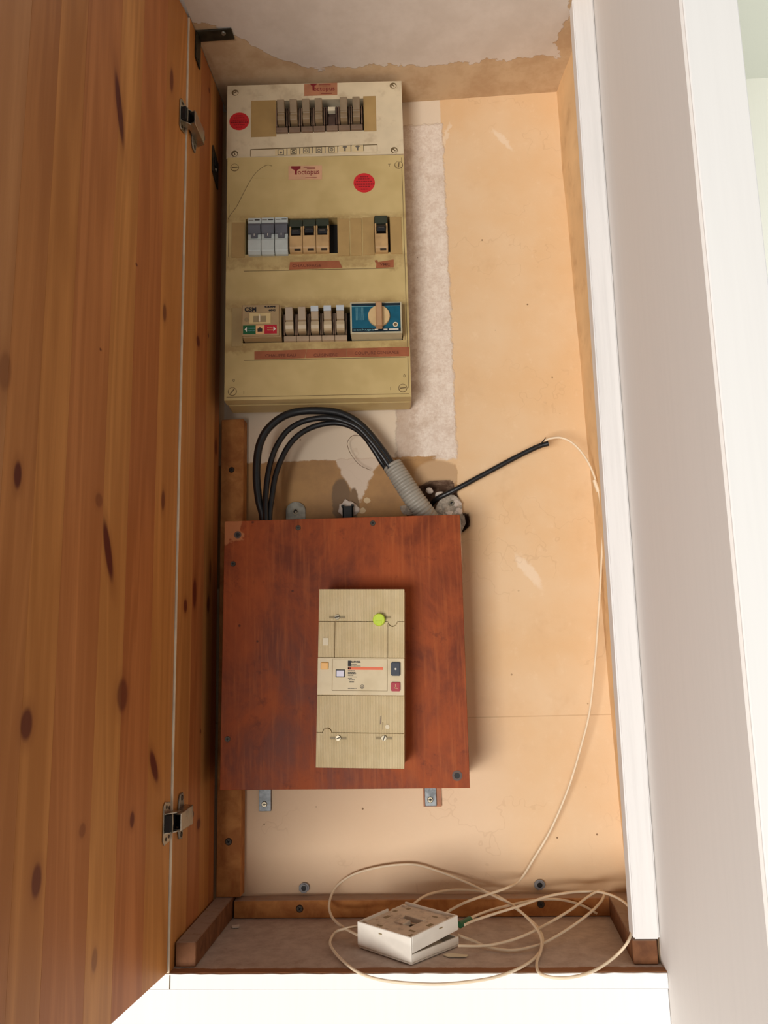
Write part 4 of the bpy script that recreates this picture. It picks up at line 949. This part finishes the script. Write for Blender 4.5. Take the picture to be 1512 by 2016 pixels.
    # paper patch, wear marks
    p0, p1 = f(635.5, 1256), f(646.5, 1270.5); MB().box(p0[0], p1[0], -0.0004, 0.0005, p1[1], p0[1]).build('paper_patch', M['white_patch'], root)
    p = f(762.5, 1431); MB().cyl((p[0], 0.0004, p[1]), 0.0026, (0, -0.0008, 0), 7).build('glue_spot', M['white_patch'], root)
    for (q, mt) in ((((749, 1410), (751, 1409), (750.5, 1424), (748, 1427)), 'fuse_body'), (((752.5, 1422), (754.5, 1422), (754, 1437), (753, 1437)), 'slot')):
        MB().slab([f(*c_) for c_ in q], 0.0, 0.0005).build('scratch', M[mt], root)
main_breaker()

# ------------------------------------------------------------------ cables and conduit
def q3(x, y): return (420+x/2.908, 780+y/2.908)      # reading coordinates of the cable close-up
def cable(name, label, pts, r, mat, cat='cable', group=None, sub=8):
    P = smooth_path(pts, sub); base = P[0]
    o = MB(base).tube(P, r, 14).build(name, mat, None, smooth=True, loc=base); return tagp(o, label, cat, group)
YC = lambda i, n, a, b: a+(b-a)*i/(n-1)
def cab(name, label, pts3, r, y_seq):
    n = len(pts3); P = []
    for i, (x, y) in enumerate(pts3):
        t = i/(n-1); k = t*(len(y_seq)-1); j = min(int(k), len(y_seq)-2); Y = y_seq[j]+(y_seq[j+1]-y_seq[j])*(k-j)
        P.append(at(*q3(x, y), Y=Y))
    P.insert(0, P[0]+Vector((0.001, 0.0, -0.035)))
    return cable(name, label, P, r, M['black_cable'], 'cable', 'thick black supply cables')
cab('power_cable', 'outermost and thickest of the arching black cables', [(284, 690), (262, 600), (248, 480), (250, 370), (266, 275), (310, 190), (390, 122), (480, 90), (600, 83), (720, 97), (815, 143), (890, 212), (960, 300), (1018, 384), (1050, 430)], 0.0050, [-0.058, -0.062, -0.064, -0.056, -0.040, -0.030])
cab('power_cable', 'middle one of the three arching black cables', [(300, 690), (299, 600), (308, 480), (330, 370), (368, 275), (430, 193), (520, 143), (640, 124), (740, 140), (830, 182), (900, 255), (955, 325), (1004, 397), (1030, 440)], 0.0036, [-0.066, -0.060, -0.058, -0.054, -0.045, -0.037])
cab('power_cable', 'innermost and lowest of the arching black cables', [(322, 690), (335, 580), (355, 460), (390, 360), (440, 272), (510, 207), (600, 167), (700, 153), (790, 174), (860, 225), (915, 300), (960, 372), (985, 408), (1010, 450)], 0.0036, [-0.060, -0.056, -0.052, -0.048, -0.034, -0.024])

def conduit():
    pts = [at(771.5, 914, Y=-0.032), at(791, 945, Y=-0.032), at(812, 977, Y=-0.031), at(836, 1010, Y=-0.026), at(850, 1032, Y=-0.012), at(858, 1048, Y=0.006)]
    P = smooth_path(pts, 70); base = P[0].copy()
    L = [0.0]
    for a, b_ in zip(P, P[1:]): L.append(L[-1]+(b_-a).length)
    rr = lambda i: 0.0112 + 0.0016*math.sqrt(abs(math.sin(math.pi*L[i]/0.0042))) + 0.0009*min(1, L[i]/0.03)
    o = thing('corrugated_conduit', 'grey corrugated conduit holding the black cables', 'conduit', base)
    MB(base).tube(P, rr, 24, cap=False).build('ribbed_tube', M['grey_conduit'], o, smooth=True)
conduit()

# diagonal black cable with the split end
def stub_cable():
    pts = [at(850, 992, Y=0.012), at(862, 981, Y=-0.006), at(900, 962, Y=-0.014), at(960, 930, Y=-0.018), at(1020, 898, Y=-0.022), at(1060, 879, Y=-0.025), at(1080, 873, Y=-0.027)]
    P = smooth_path(pts, 8); base = P[0].copy()
    o = thing('black_fibre_duct', 'thin black cable slanting up from the hole in the wall', 'cable', base)
    MB(base).tube(P, 0.0034, 14).build('sheath', M['black_cable'], o, smooth=True)
    e = P[-1]; q = [at(1050, 880, Y=-0.030), at(1064, 874, Y=-0.030), at(1075, 861, Y=-0.031)]
    MB(base).tube(smooth_path(q, 5), lambda i: 0.0016-0.00012*i, 8).build('peeled_sheath', M['black_cable'], o, smooth=True)
    return o
stub_cable()

# ------------------------------------------------------------------ optical socket lying on the floor board
JL, JF, JR = Vector((0.1833, -0.1174, 0)), Vector((0.2424, -0.1672, 0)), Vector((0.2917, -0.1158, 0)); JB = JL+JR-JF
def junction_box():
    c = (JL+JF+JR+JB)/4
    o = thing('fibre_socket', 'white plastic fibre socket lying open side up on the cupboard floor', 'socket', (c.x, c.y, 0.0006))
    mb = lambda: MB((c.x, c.y, 0.0006))
    ex = (JF-JL); ey = (JR-JF)                       # along the long left face / right face
    P = lambda s, t, z: JL + ex*s + ey*t + Vector((0, 0, z+0.0006))
    Q = lambda s0, s1, t0, t1, za, zb: mb().hexa([P(s0, t0, za), P(s1, t0, za), P(s1, t1, za), P(s0, t1, za)], [P(s0, t0, zb), P(s1, t0, zb), P(s1, t1, zb), P(s0, t1, zb)])
    m = mb(); m.hexa([P(0.012, 0.012, 0), P(.988, .012, 0), P(.988, .988, 0), P(.012, .988, 0)], [P(0, 0, 0.0028), P(1, 0, 0.0028), P(1, 1, 0.0028), P(0, 1, 0.0028)])
    m.build('lid', M['box_white'], o, bevel=0.0008, seg=2)
    Q(0, 1, 0, 0.03, 0.0026, 0.0262).build('lid_wall', M['box_white'], o, bevel=0.0006)
    Q(0.97, 1, 0.03, 1, 0.0026, 0.0100).build('lid_wall', M['box_white'], o, bevel=0.0004)
    Q(0, 0.97, 0.97, 1, 0.0026, 0.0100).build('lid_wall', M['box_white'], o, bevel=0.0004)
    # the base, tipped up at the right
    za = lambda t: 0.0105+0.0062*t; zt = lambda t: 0.0262+0.0050*t
    def R(s0, s1, t0, t1, lo, hi): return mb().hexa([P(s0, t0, lo(t0)), P(s1, t0, lo(t0)), P(s1, t1, lo(t1)), P(s0, t1, lo(t1))], [P(s0, t0, hi(t0)), P(s1, t0, hi(t0)), P(s1, t1, hi(t1)), P(s0, t1, hi(t1))])
    fl = lambda t: zt(t)-0.0026; fb = lambda t: zt(t)-0.0062
    R(0.965, 1.0, 0.032, 1, za, zt).build('base_wall', M['box_white'], o, bevel=0.0004)
    R(0.0, 0.03, 0.032, 0.62, za, zt).build('base_wall', M['box_white'], o, bevel=0.0004)
    R(0.03, 0.965, 0.968, 1, za, zt).build('base_wall', M['box_white'], o, bevel=0.0004)
    R(0.0, 0.03, 0.70, 1, za, fl).build('base_wall', M['box_white'], o, bevel=0.0004)
    # back plate with its rectangular cable opening
    for (s0, s1, t0, t1) in ((0.03, 0.965, 0.032, 0.36), (0.03, 0.965, 0.66, 0.968), (0.03, 0.36, 0.36, 0.66), (0.68, 0.965, 0.36, 0.66)):
        R(s0, s1, t0, t1, fb, fl).build('back_plate', M['box_dusty'], o)
    R(0.36, 0.68, 0.36, 0.66, lambda t: fb(t)-0.006, lambda t: fb(t)-0.005).build('opening_floor', M['fuse_dark'], o)
    R(0.40, 0.56, 0.34, 0.50, fb, lambda t: zt(t)-0.0012).build('cable_tongue', M['box_dusty'], o, bevel=0.0004)
    R(0.36, 0.70, 0.60, 0.66, fb, lambda t: zt(t)-0.0010).build('raised_bar', M['box_dusty'], o, bevel=0.0004)
    for (s, t, a, b_) in ((0.30, 0.14, .05, .02), (0.16, 0.44, .03, .05), (0.10, 0.68, .03, .03), (0.80, 0.26, .05, .02), (0.86, 0.56, .03, .05), (0.72, 0.84, .04, .02), (0.90, 0.12, .035, .05), (0.20, 0.86, .03, .03)):
        R(s-a, s+a, t-b_, t+b_, lambda t: fl(t)-0.0003, lambda t: fl(t)+0.0002).build('moulded_slot', M['slot'], o)
    for (s, t) in ((0.08, 0.10), (0.08, 0.90), (0.92, 0.90)):
        R(s-0.04, s+0.04, t-0.02, t+0.02, fl, lambda t: zt(t)-0.0008).build('corner_rib', M['box_dusty'], o, bevel=0.0003)
    for (f_, n_, p) in ((0.45, 'l', None), (0.62, 'r', None)):
        if n_ == 'l': MB((c.x, c.y, .0006)).hexa(*[[P(f_-0.03, -0.006, z), P(f_+0.03, -0.006, z), P(f_+0.03, 0.004, z), P(f_-0.03, 0.004, z)] for z in (0.0205, 0.0215)]).build('latch_mark', M['slot'], o)
        else: MB((c.x, c.y, .0006)).hexa(*[[P(0.996, f_-0.035, z), P(1.004, f_-0.035, z), P(1.004, f_+0.035, z), P(0.996, f_+0.035, z)] for z in (0.0243, 0.0254)]).build('latch_mark', M['slot'], o)
junction_box()

# ------------------------------------------------------------------ white fibre: drop from the black cable, then coiled loops
def q6(x, y): return (600+x/2.1, 1660+y/2.1)
def on_floor(px, py, lift):
    p = at(px, py, Z=lift); ymax = -TB-0.004 if lift < 0.022 else -0.006
    return p if p.y < ymax else at(px, py, Y=ymax)
def fibre():
    base = Vector((0.36, -0.06, 0.002)); o = thing('fibre_cable', 'thin cream fibre cable dropping down the wall and coiled round the socket', 'cable', base)
    r = 0.00145
    drop = [(1072, 868, -.029), (1085, 863, -.030), (1105, 862, -.032), (1127, 872, -.034), (1150, 897, -.036), (1168, 932, -.036), (1180, 975, -.034), (1186, 1040, -.030), (1184, 1110, -.028), (1179, 1200, -.028), (1172, 1300, -.026), (1161, 1400, -.024), (1144, 1470, -.022), (1119, 1552, -.018), (1085, 1632, -.014), (1050, 1692, -.012), (1024, 1732, -.016), (1000, 1747, -.034), (960, 1761, -.048), (920, 1775, -.062), (890, 1790, -.072), (878, 1798, -.078)]
    MB(base).tube(smooth_path([at(a, b_, Y=y) for a, b_, y in drop], 10), r, 10).build('wall_drop', M['fibre'], o, smooth=True)
    def loop(name, pts, sub=8):
        P = [on_floor(*q6(x, y), l) for x, y, l in pts]
        MB(base).tube(smooth_path(P, sub), r, 10).build(name, M['fibre'], o, smooth=True)
    loop('coil_loop', [(218, 380, .012), (150, 342, .010), (110, 300, .012), (102, 245, .020), (130, 180, .032), (200, 130, .044), (300, 101, .052), (400, 88, .055), (470, 91, .054), (550, 115, .048), (640, 150, .040), (720, 186, .032), (790, 222, .026), (840, 246, .022), (880, 275, .018), (930, 315, .014), (965, 352, .010), (985, 400, .007), (965, 460, .004), (900, 510, .0025), (800, 550, .002), (700, 570, .002), (560, 583, .002), (420, 578, .002), (300, 562, .002), (215, 530, .002), (150, 480, .002), (110, 430, .004), (106, 400, .006), (130, 366, .009), (180, 350, .012), (220, 343, .013)])
    loop('coil_loop', [(436, 262, .027), (490, 222, .030), (550, 202, .030), (630, 193, .030), (720, 197, .028), (780, 212, .027), (830, 238, .024), (880, 272, .021), (940, 330, .016), (975, 385, .011), (977, 440, .006), (960, 490, .003), (965, 530, .003), (1000, 550, .0022), (1060, 557, .0022), (1130, 549, .0022), (1210, 520, .0025), (1290, 462, .010), (1340, 400, .022), (1357, 330, .029), (1345, 270, .031), (1300, 230, .032), (1230, 204, .032), (1150, 200, .030), (1080, 206, .030), (1000, 221, .028), (900, 256, .024), (800, 287, .020), (700, 320, .017), (660, 338, .016)])
    loop('coil_loop', [(634, 424, .007), (720, 425, .006), (800, 415, .006), (900, 385, .009), (1000, 335, .014), (1100, 275, .021), (1170, 222, .028), (1213, 199, .032), (1238, 207, .031), (1225, 241, .027), (1180, 287, .022), (1100, 347, .014), (1000, 407, .007), (930, 431, .004), (850, 443, .003), (760, 430, .003), (700, 405, .005), (634, 380, .009)])
    loop('coil_loop', [(676, 312, .018), (760, 280, .020), (850, 256, .021), (950, 236, .021), (1040, 232, .019), (1110, 245, .014), (1160, 263, .009), (1208, 291, .003)])
    a = on_floor(*q6(640, 338), .016); b_ = on_floor(*q6(684, 315), .0175)
    cn = MB(base).tube([a, a.lerp(b_, .5), b_], 0.0036, 12).build('connector', M['connector_green'], o, smooth=True); cn['label'] = 'green fibre connector'
    MB(base).tube([b_, b_+(b_-a)*0.25], 0.0023, 10).build('strain_relief', M['fibre'], cn, smooth=True)
    a = at(1170, 945, Y=-.036); b_ = at(1178, 968, Y=-.0345); MB(base).tube([a, a.lerp(b_, .5), b_], 0.0026, 10).build('clip_sleeve', M['fibre'], o, smooth=True)
fibre()

def blob(name, mat, parent, c, rx, ry, rz, amp=0.35, fq=260, seed=0.0):
    bm = bmesh.new(); bmesh.ops.create_icosphere(bm, subdivisions=3, radius=1.0)
    for v in bm.verts:
        n = 1+amp*noise.noise(Vector((v.co.x*rx, v.co.y*ry, v.co.z*rz))*fq+Vector((seed, seed*2, 0)))
        v.co = Vector((v.co.x*rx*n, v.co.y*ry*n, v.co.z*rz*n))+Vector(c)
    me = bpy.data.meshes.new(name); bm.to_mesh(me); bm.free(); me.materials.append(mat)
    for p in me.polygons: p.use_smooth = True
    ob = bpy.data.objects.new(name, me); COL.objects.link(ob); ob.parent = parent; return ob
# ------------------------------------------------------------------ fixings on the wall
def lug():
    c = at(582, 1006, Y=-0.003); o = thing('mounting_lug', 'round grey steel lug screwed to the wall above the wooden cover', 'bracket', c)
    pts = [(0.0133*math.cos(a), 0.0125*math.sin(a)) for a in [math.pi*i/18 for i in range(19)]] + [(-0.0133, -0.04), (0.0133, -0.04)]
    MB().slab(pts, -0.0005, 0.0018).build('plate', M['steel'], o, bevel=0.0003)
    s = MB().ring((0, -0.0004, -0.001), 0.0040, 0.0028, (0, -0.0008, 0), 20).build('screw_collar', M['bright_screw'], o, smooth=True)
    MB().cyl((0, -0.0003, -0.001), 0.0029, (0, -0.0004, 0), 16).build('screw_hole', M['black'], o)
    MB().cyl((0.0004, -0.0006, -0.0018), 0.0016, (0, -0.0008, 0), 12).build('screw', M['bright_screw'], o, smooth=True)
lug()
def corner_plate():
    c = at(889, 992, Y=-0.004); o = thing('mounting_lug', 'corroded grey lug with hex socket bolt beside the conduit hole', 'bracket', c, )
    f = lambda px, py: (lambda p: (p.x-c.x, p.z-c.z))(at(px, py, Y=-0.006))
    pts = [f(*p) for p in ((856, 1004), (862, 990), (872, 979), (884, 974), (896, 975), (906, 985), (910, 1000), (912, 1022), (914, 1032), (905, 1060), (868, 1060), (862, 1020))]
    MB().slab(pts, -0.004, 0.003).build('plate', M['grey_plaster'], o, bevel=0.0012, seg=2)
    for i_, (px, py, r) in enumerate(((898, 990, .0050), (877, 996, .0042), (902, 1006, .0040), (872, 1008, .0050), (884, 1012, .0045))):
        u, v = f(px, py); blob('mortar_crust', M['plaster_lump'] if i_ % 2 == 0 else M['grey_plaster'], o, (u, -0.0034, v), r*1.3, 0.0020, r, 0.7, 420, i_*1.7)
    s = MB().ring((0, -0.004, 0), 0.0036, 0.0018, (0, -0.0022, 0), 20).build('socket_bolt', M['bright_screw'], o, smooth=True)
    MB().cyl((0, -0.0038, 0), 0.0019, (0, -0.0006, 0), 6).build('bolt_socket', M['black'], s)
    MB().slab([f(*p) for p in ((907, 1018), (914, 1014), (917, 1030), (910, 1044))], -0.003, 0.001).build('torn_flap', M['grey_plaster'], o)
corner_plate()
def bracket(px0, px1, py0, py1, label, spx, spy, backing):
    c = at((px0+px1)/2, py1, Y=-0.003); o = thing('mounting_bracket', label, 'bracket', c, group='zinc feet under the wooden cover')
    wd = 0.5*(at(px1, py1, Y=-.003).x-at(px0, py1, Y=-.003).x); top = 0.045; f = lambda px, py: (lambda p: (p.x-c.x, p.z-c.z))(at(px, py, Y=-0.003))
    if backing: MB().box(-wd-0.002, wd+0.006, 0.0004, 0.0022, -0.0008, top-0.004).build('backing_pad', M['label_brown'], o, bevel=0.0004)
    MB().box(-wd, wd, -0.0014, 0.0004, 0, top).build('strap', M['zinc'], o, bevel=0.0005)
    u, v = f(spx, spy); s = MB().cyl((u, -0.0013, v), 0.0038, (0, -0.0014, 0), 18, 0.0030).build('screw', M['bright_screw'], o, smooth=True)
    MB().box(u-0.0020, u+0.0020, -0.0029, -0.0026, v-0.0005, v+0.0005).box(u-0.0005, u+0.0005, -0.0029, -0.0026, v-0.0020, v+0.0020).build('cross_recess', M['black'], s)
bracket(510, 534, 1548, 1597, 'left zinc mounting foot below the wooden cover', 521, 1583, False)
bracket(837, 860, 1548, 1587, 'right zinc mounting foot with brown backing below the wooden cover', 847, 1574, True)
def plug(px, py, label):
    c = at(px, py, Y=-0.002); o = thing('wall_plug', label, 'wall plug', c, group='empty wall plugs near the cupboard floor')
    m = MB(); n = 16; ro = 0.0062
    pts = []
    for i in range(n):
        a = 2*math.pi*i/n; rr = ro*(1+0.14*math.sin(3.1*i)+0.06*math.cos(7*i)); pts.append((rr*math.cos(a), rr*math.sin(a)))
    m.slab(pts, -0.0006, 0.0022).build('flange', M['plug_grey'], o, bevel=0.0003)
    MB().ring((0, -0.0005, 0), 0.0042, 0.0032, (0, -0.0014, 0), 20).build('collar', M['plug_grey'], o, smooth=True)
    MB().cyl((0, -0.0004, 0), 0.0033, (0, -0.0006, 0), 16).build('bore', M['black'], o)
plug(598.5, 1748, 'empty grey wall plug below the left zinc foot'); plug(1062.5, 1742, 'empty grey wall plug near the drop of the fibre cable')

def black_duct():
    c = at(685, 1012, Y=-0.010); o = thing('black_duct_stub', 'short black duct end set in white filler above the wooden cover', 'duct', c)
    t = 0.0016; wd = 0.0068; hh = 0.012
    m = MB(); m.box(-wd, -wd+t, -0.004, 0.008, -0.03, hh); m.box(wd-t, wd, -0.004, 0.008, -0.03, hh); m.box(-wd, wd, 0.006, 0.008, -0.03, hh); m.box(-wd, wd, -0.004, -0.0025, -0.03, hh-0.002)
    m.build('duct_walls', M['black_cable'], o, bevel=0.0003)
    MB().box(-wd-0.0016, -wd+0.002, -0.003, 0.004, hh-0.0030, hh+0.0004).box(wd-0.002, wd+0.0012, -0.003, 0.004, hh-0.0024, hh+0.0006).build('clip_ears', M['black_cable'], o, bevel=0.0003)
    blob('white_filler', M['plaster_lump'], o, (-0.001, 0.0095, 0.0085), 0.0125, 0.0050, 0.0115, 0.5, 190, 3.1)
black_duct()

# crumbled mortar beside the conduit
for (px, py, r, lab) in ((866, 975, 0.0050, 'pale mortar crumb stuck in the hole above the black cable'), (800, 1003, 0.0090, 'grey mortar lump at the left of the conduit foot'), (846, 966, 0.0042, 'small whitish mortar crumb against the conduit')):
    c = at(px, py, Y=0.004); bm = bmesh.new(); bmesh.ops.create_icosphere(bm, subdivisions=2, radius=r)
    for v in bm.verts: v.co *= 1+0.35*noise.noise(v.co*300); v.co.y *= 0.6; v.co.x *= 1.25
    me = bpy.data.meshes.new('mortar_lump'); bm.to_mesh(me); bm.free(); me.materials.append(M['grey_plaster'] if r > 0.008 else M['plaster_lump'])
    ob = bpy.data.objects.new('mortar_lump', me); COL.objects.link(ob); ob.location = c; tagp(ob, lab, 'mortar', 'mortar crumbs round the conduit hole')

# ------------------------------------------------------------------ steelwork on the pine panel and ceiling
def angle_bracket():
    c = at(395, 66, X=0.001); c = Vector((0.0012, c.y, H-0.0012)); o = thing('angle_bracket', 'dark steel angle bracket joining pine panel and ceiling', 'bracket', c)
    A = [at(px, py, Z=H-0.0022)-c for px, py in ((391, 61), (455, 53), (461, 77), (402, 82))]
    ya, yb = min(A[0].y, A[3].y), max(A[0].y, A[3].y); xe = 0.5*(A[1].x+A[2].x)
    MB().box(-0.0002, xe, ya, yb, -0.0016, 0.0004).build('ceiling_arm', M['dark_steel'], o, bevel=0.0004)
    zb = at(399, 150, X=0.002).z-c.z
    MB().slab([(0, 0)], 0, 0) if False else None
    MB().prism([(-0.0004, ya, 0.0002), (-0.0004, yb, 0.0002), (-0.0004, yb, zb), (-0.0004, ya, zb+0.004)], (0.0018, 0, 0)).build('panel_arm', M['dark_steel'], o, bevel=0.0003)
    p = at(440, 67, Z=H-0.004)-c; MB().cyl((p.x, p.y, -0.0014), 0.0032, (0, 0, -0.0018), 14, 0.0022).build('screw', M['steel'], o, smooth=True)
    p = at(396, 132, X=0.003)-c; MB().cyl((0.0013, 0.5*(ya+yb), p.z), 0.0030, (0.0012, 0, 0), 14, 0.002).build('screw', M['dark_steel'], o, smooth=True)
angle_bracket()
def keeper():
    P = [at(px, py, X=0.0012) for px, py in ((419, 285), (427.5, 306), (428.5, 364), (426, 369), (418, 352))]; c = P[0].copy()
    y0, y1 = P[0].y, P[2].y; zt, zb = P[0].z, P[3].z
    o = thing('keeper_plate', 'black steel plate screwed to the pine panel beside the boards', 'plate', (0.0004, y0, zb))
    zt -= zb
    MB().prism([(0, 0, 0.012), (0, y1-y0, 0), (0, y1-y0, zt-0.012), (0, 0, zt)], (0.0018, 0, 0)).build('plate', M['dark_steel'], o, bevel=0.0003)
    MB().cyl((0.0017, 0.5*(y1-y0), 0.022), 0.003, (0.0014, 0, 0), 14, 0.002).build('screw', M['steel'], o, smooth=True)
    MB().box(0.0016, 0.0034, 0.2*(y1-y0), 0.8*(y1-y0), zt*0.45, zt*0.72).build('raised_catch', M['black'], o, bevel=0.0004)
keeper()
def hinge(zc, label):
    """concealed cup hinge standing open: cup plate on the door, arm across the gap, winged plate on the panel"""
    o = thing('cabinet_hinge', label, 'hinge', (0, HY, zc), group='steel hinges of the pine door')
    # cup plate on the door face
    def dp(s, n, z): p = DO+DX*s+DN*n; return Vector((p.x, p.y-HY, z))
    pts = [(0.003, 0.019), (0.015, 0.021), (0.0185, 0.017), (0.0185, -0.017), (0.015, -0.021), (0.003, -0.019)]
    MB().prism([dp(s, 0.0003, z) for s, z in pts], DN*0.0014).build('cup_plate', M['nickel'], o, bevel=0.0004)
    for (s, z) in ((0.0125, 0.0155), (0.006, 0.0140), (0.0125, -0.0155), (0.006, -0.0140)):
        MB().cyl(dp(s, 0.0016, z), 0.0019, DN*0.0004, 12).build('screw_hole', M['screw'], o)
    # dark mouth of the hinge with its bright link
    MB().prism([dp(0.0165, 0.0016, 0.0085), dp(0.002, 0.0016, 0.0085), dp(0.002, 0.0016, -0.0085), dp(0.0165, 0.0016, -0.0085)], DN*0.0062).build('cup_mouth', M['black'], o, bevel=0.0005)
    MB().tube([dp(0.0125, 0.0080, 0.0085), dp(0.0125, 0.0084, 0), dp(0.0125, 0.0080, -0.0092)], 0.0009, 8).build('link_pin', M['bright_screw'], o, smooth=True)
    for z in (0.0088, -0.0098): MB().prism([dp(0.0168, 0.0016, z), dp(0.006, 0.0100, z), dp(-0.002, 0.0105, z), dp(-0.002, 0.0016, z)], (0, 0, 0.0010)).build('link_cheek', M['nickel'], o)
    # arm over the panel: outer sheet with two flanges
    y0, y1 = -0.0100, 0.0300
    MB().prism([(0.0112, y0, -0.0086), (0.0112, y0, 0.0086), (0.0108, y1, 0.0100), (0.0108, y1, -0.0100)], (0.0014, 0, 0)).build('arm', M['nickel'], o, bevel=0.0005, smooth=True)
    for s_ in (1, -1):
        MB().prism([(0.0022, y0+0.003, s_*0.0084), (0.0118, y0, s_*0.0084), (0.0118, y1, s_*0.0098), (0.0022, y1+0.004, s_*0.0098)], (0, 0, -s_*0.0012)).build('arm_flange', M['nickel'], o)
    MB().box(0.0024, 0.0106, 0.004, y1-0.001, -0.0070, 0.0070).build('arm_filler', M['black'], o)
    MB().cyl((0.0060, 0.0290, 0), 0.0038, (0.0062, 0, 0), 14).build('adjusting_screw', M['screw'], o, smooth=True)
    MB().xprof([(0.012, 0.0), (0.015, 0.0165), (0.018, 0.0225), (0.0265, 0.0235), (0.0285, 0.0165), (0.034, 0.0), (0.0285, -0.0165), (0.0265, -0.0235), (0.018, -0.0225), (0.015, -0.0165)], 0.0004, 0.0022).build('mounting_plate', M['steel'], o, bevel=0.0004)
    for z in (0.0185, -0.0185): MB().cyl((0.0021, 0.0222, z), 0.0031, (0.0010, 0, 0), 14, 0.0022).build('screw', M['screw'], o, smooth=True)
hinge(at(350, 1618, X=0.008).z, 'lower steel cup hinge between pine door and panel'); hinge(at(375, 225, X=0.008).z, 'upper steel cup hinge between pine door and panel')

# ------------------------------------------------------------------ small remains
def flake(px, py, pts, mat, label):
    c = at(px, py, Z=0.0008); o = MB().prism([(x, y, 0) for x, y in pts], (0, 0, 0.0008)).build('paint_flake', mat, None, loc=c); tagp(o, label, 'flake', 'flakes on the cupboard floor')
flake(895, 1882, [(-0.012, 0.002), (-0.004, 0.006), (0.014, 0.001), (0.012, -0.004), (-0.006, -0.004)], M['white_patch'], 'cream paint flake lying beside the fibre socket')
flake(1058, 1798, [(-0.011, 0.0), (-0.004, 0.012), (0.004, 0.016), (0.010, 0.004), (0.003, -0.005)], M['white_patch'], 'white paint flake lying against the low back batten')
flake(462, 1825, [(-0.004, 0.003), (0.004, 0.006), (0.006, -0.003), (-0.002, -0.004)], M['plaster_lump'], 'small plaster crumb beside the left floor batten')
flake(1268, 1890, [(-0.003, 0.003), (0.004, 0.004), (0.004, -0.003), (-0.003, -0.003)], M['plaster_lump'], 'small white crumb in front of the right floor batten')
cw = smooth_path([at(*q3(x, y), Y=yy) for x, y, yy in ((858, 190, -.046), (856, 225, -.042), (800, 225, -.020), (768, 262, -.012), (775, 305, -.010), (800, 350, -.010), (840, 395, -.010), (900, 424, -.008))], 6)
tagp(MB(cw[0]).tube(cw, 0.00035, 5).build('cobweb_strand', M['hair'], None, loc=cw[0]), 'thin dusty cobweb strand hanging from the black cables', 'cobweb')
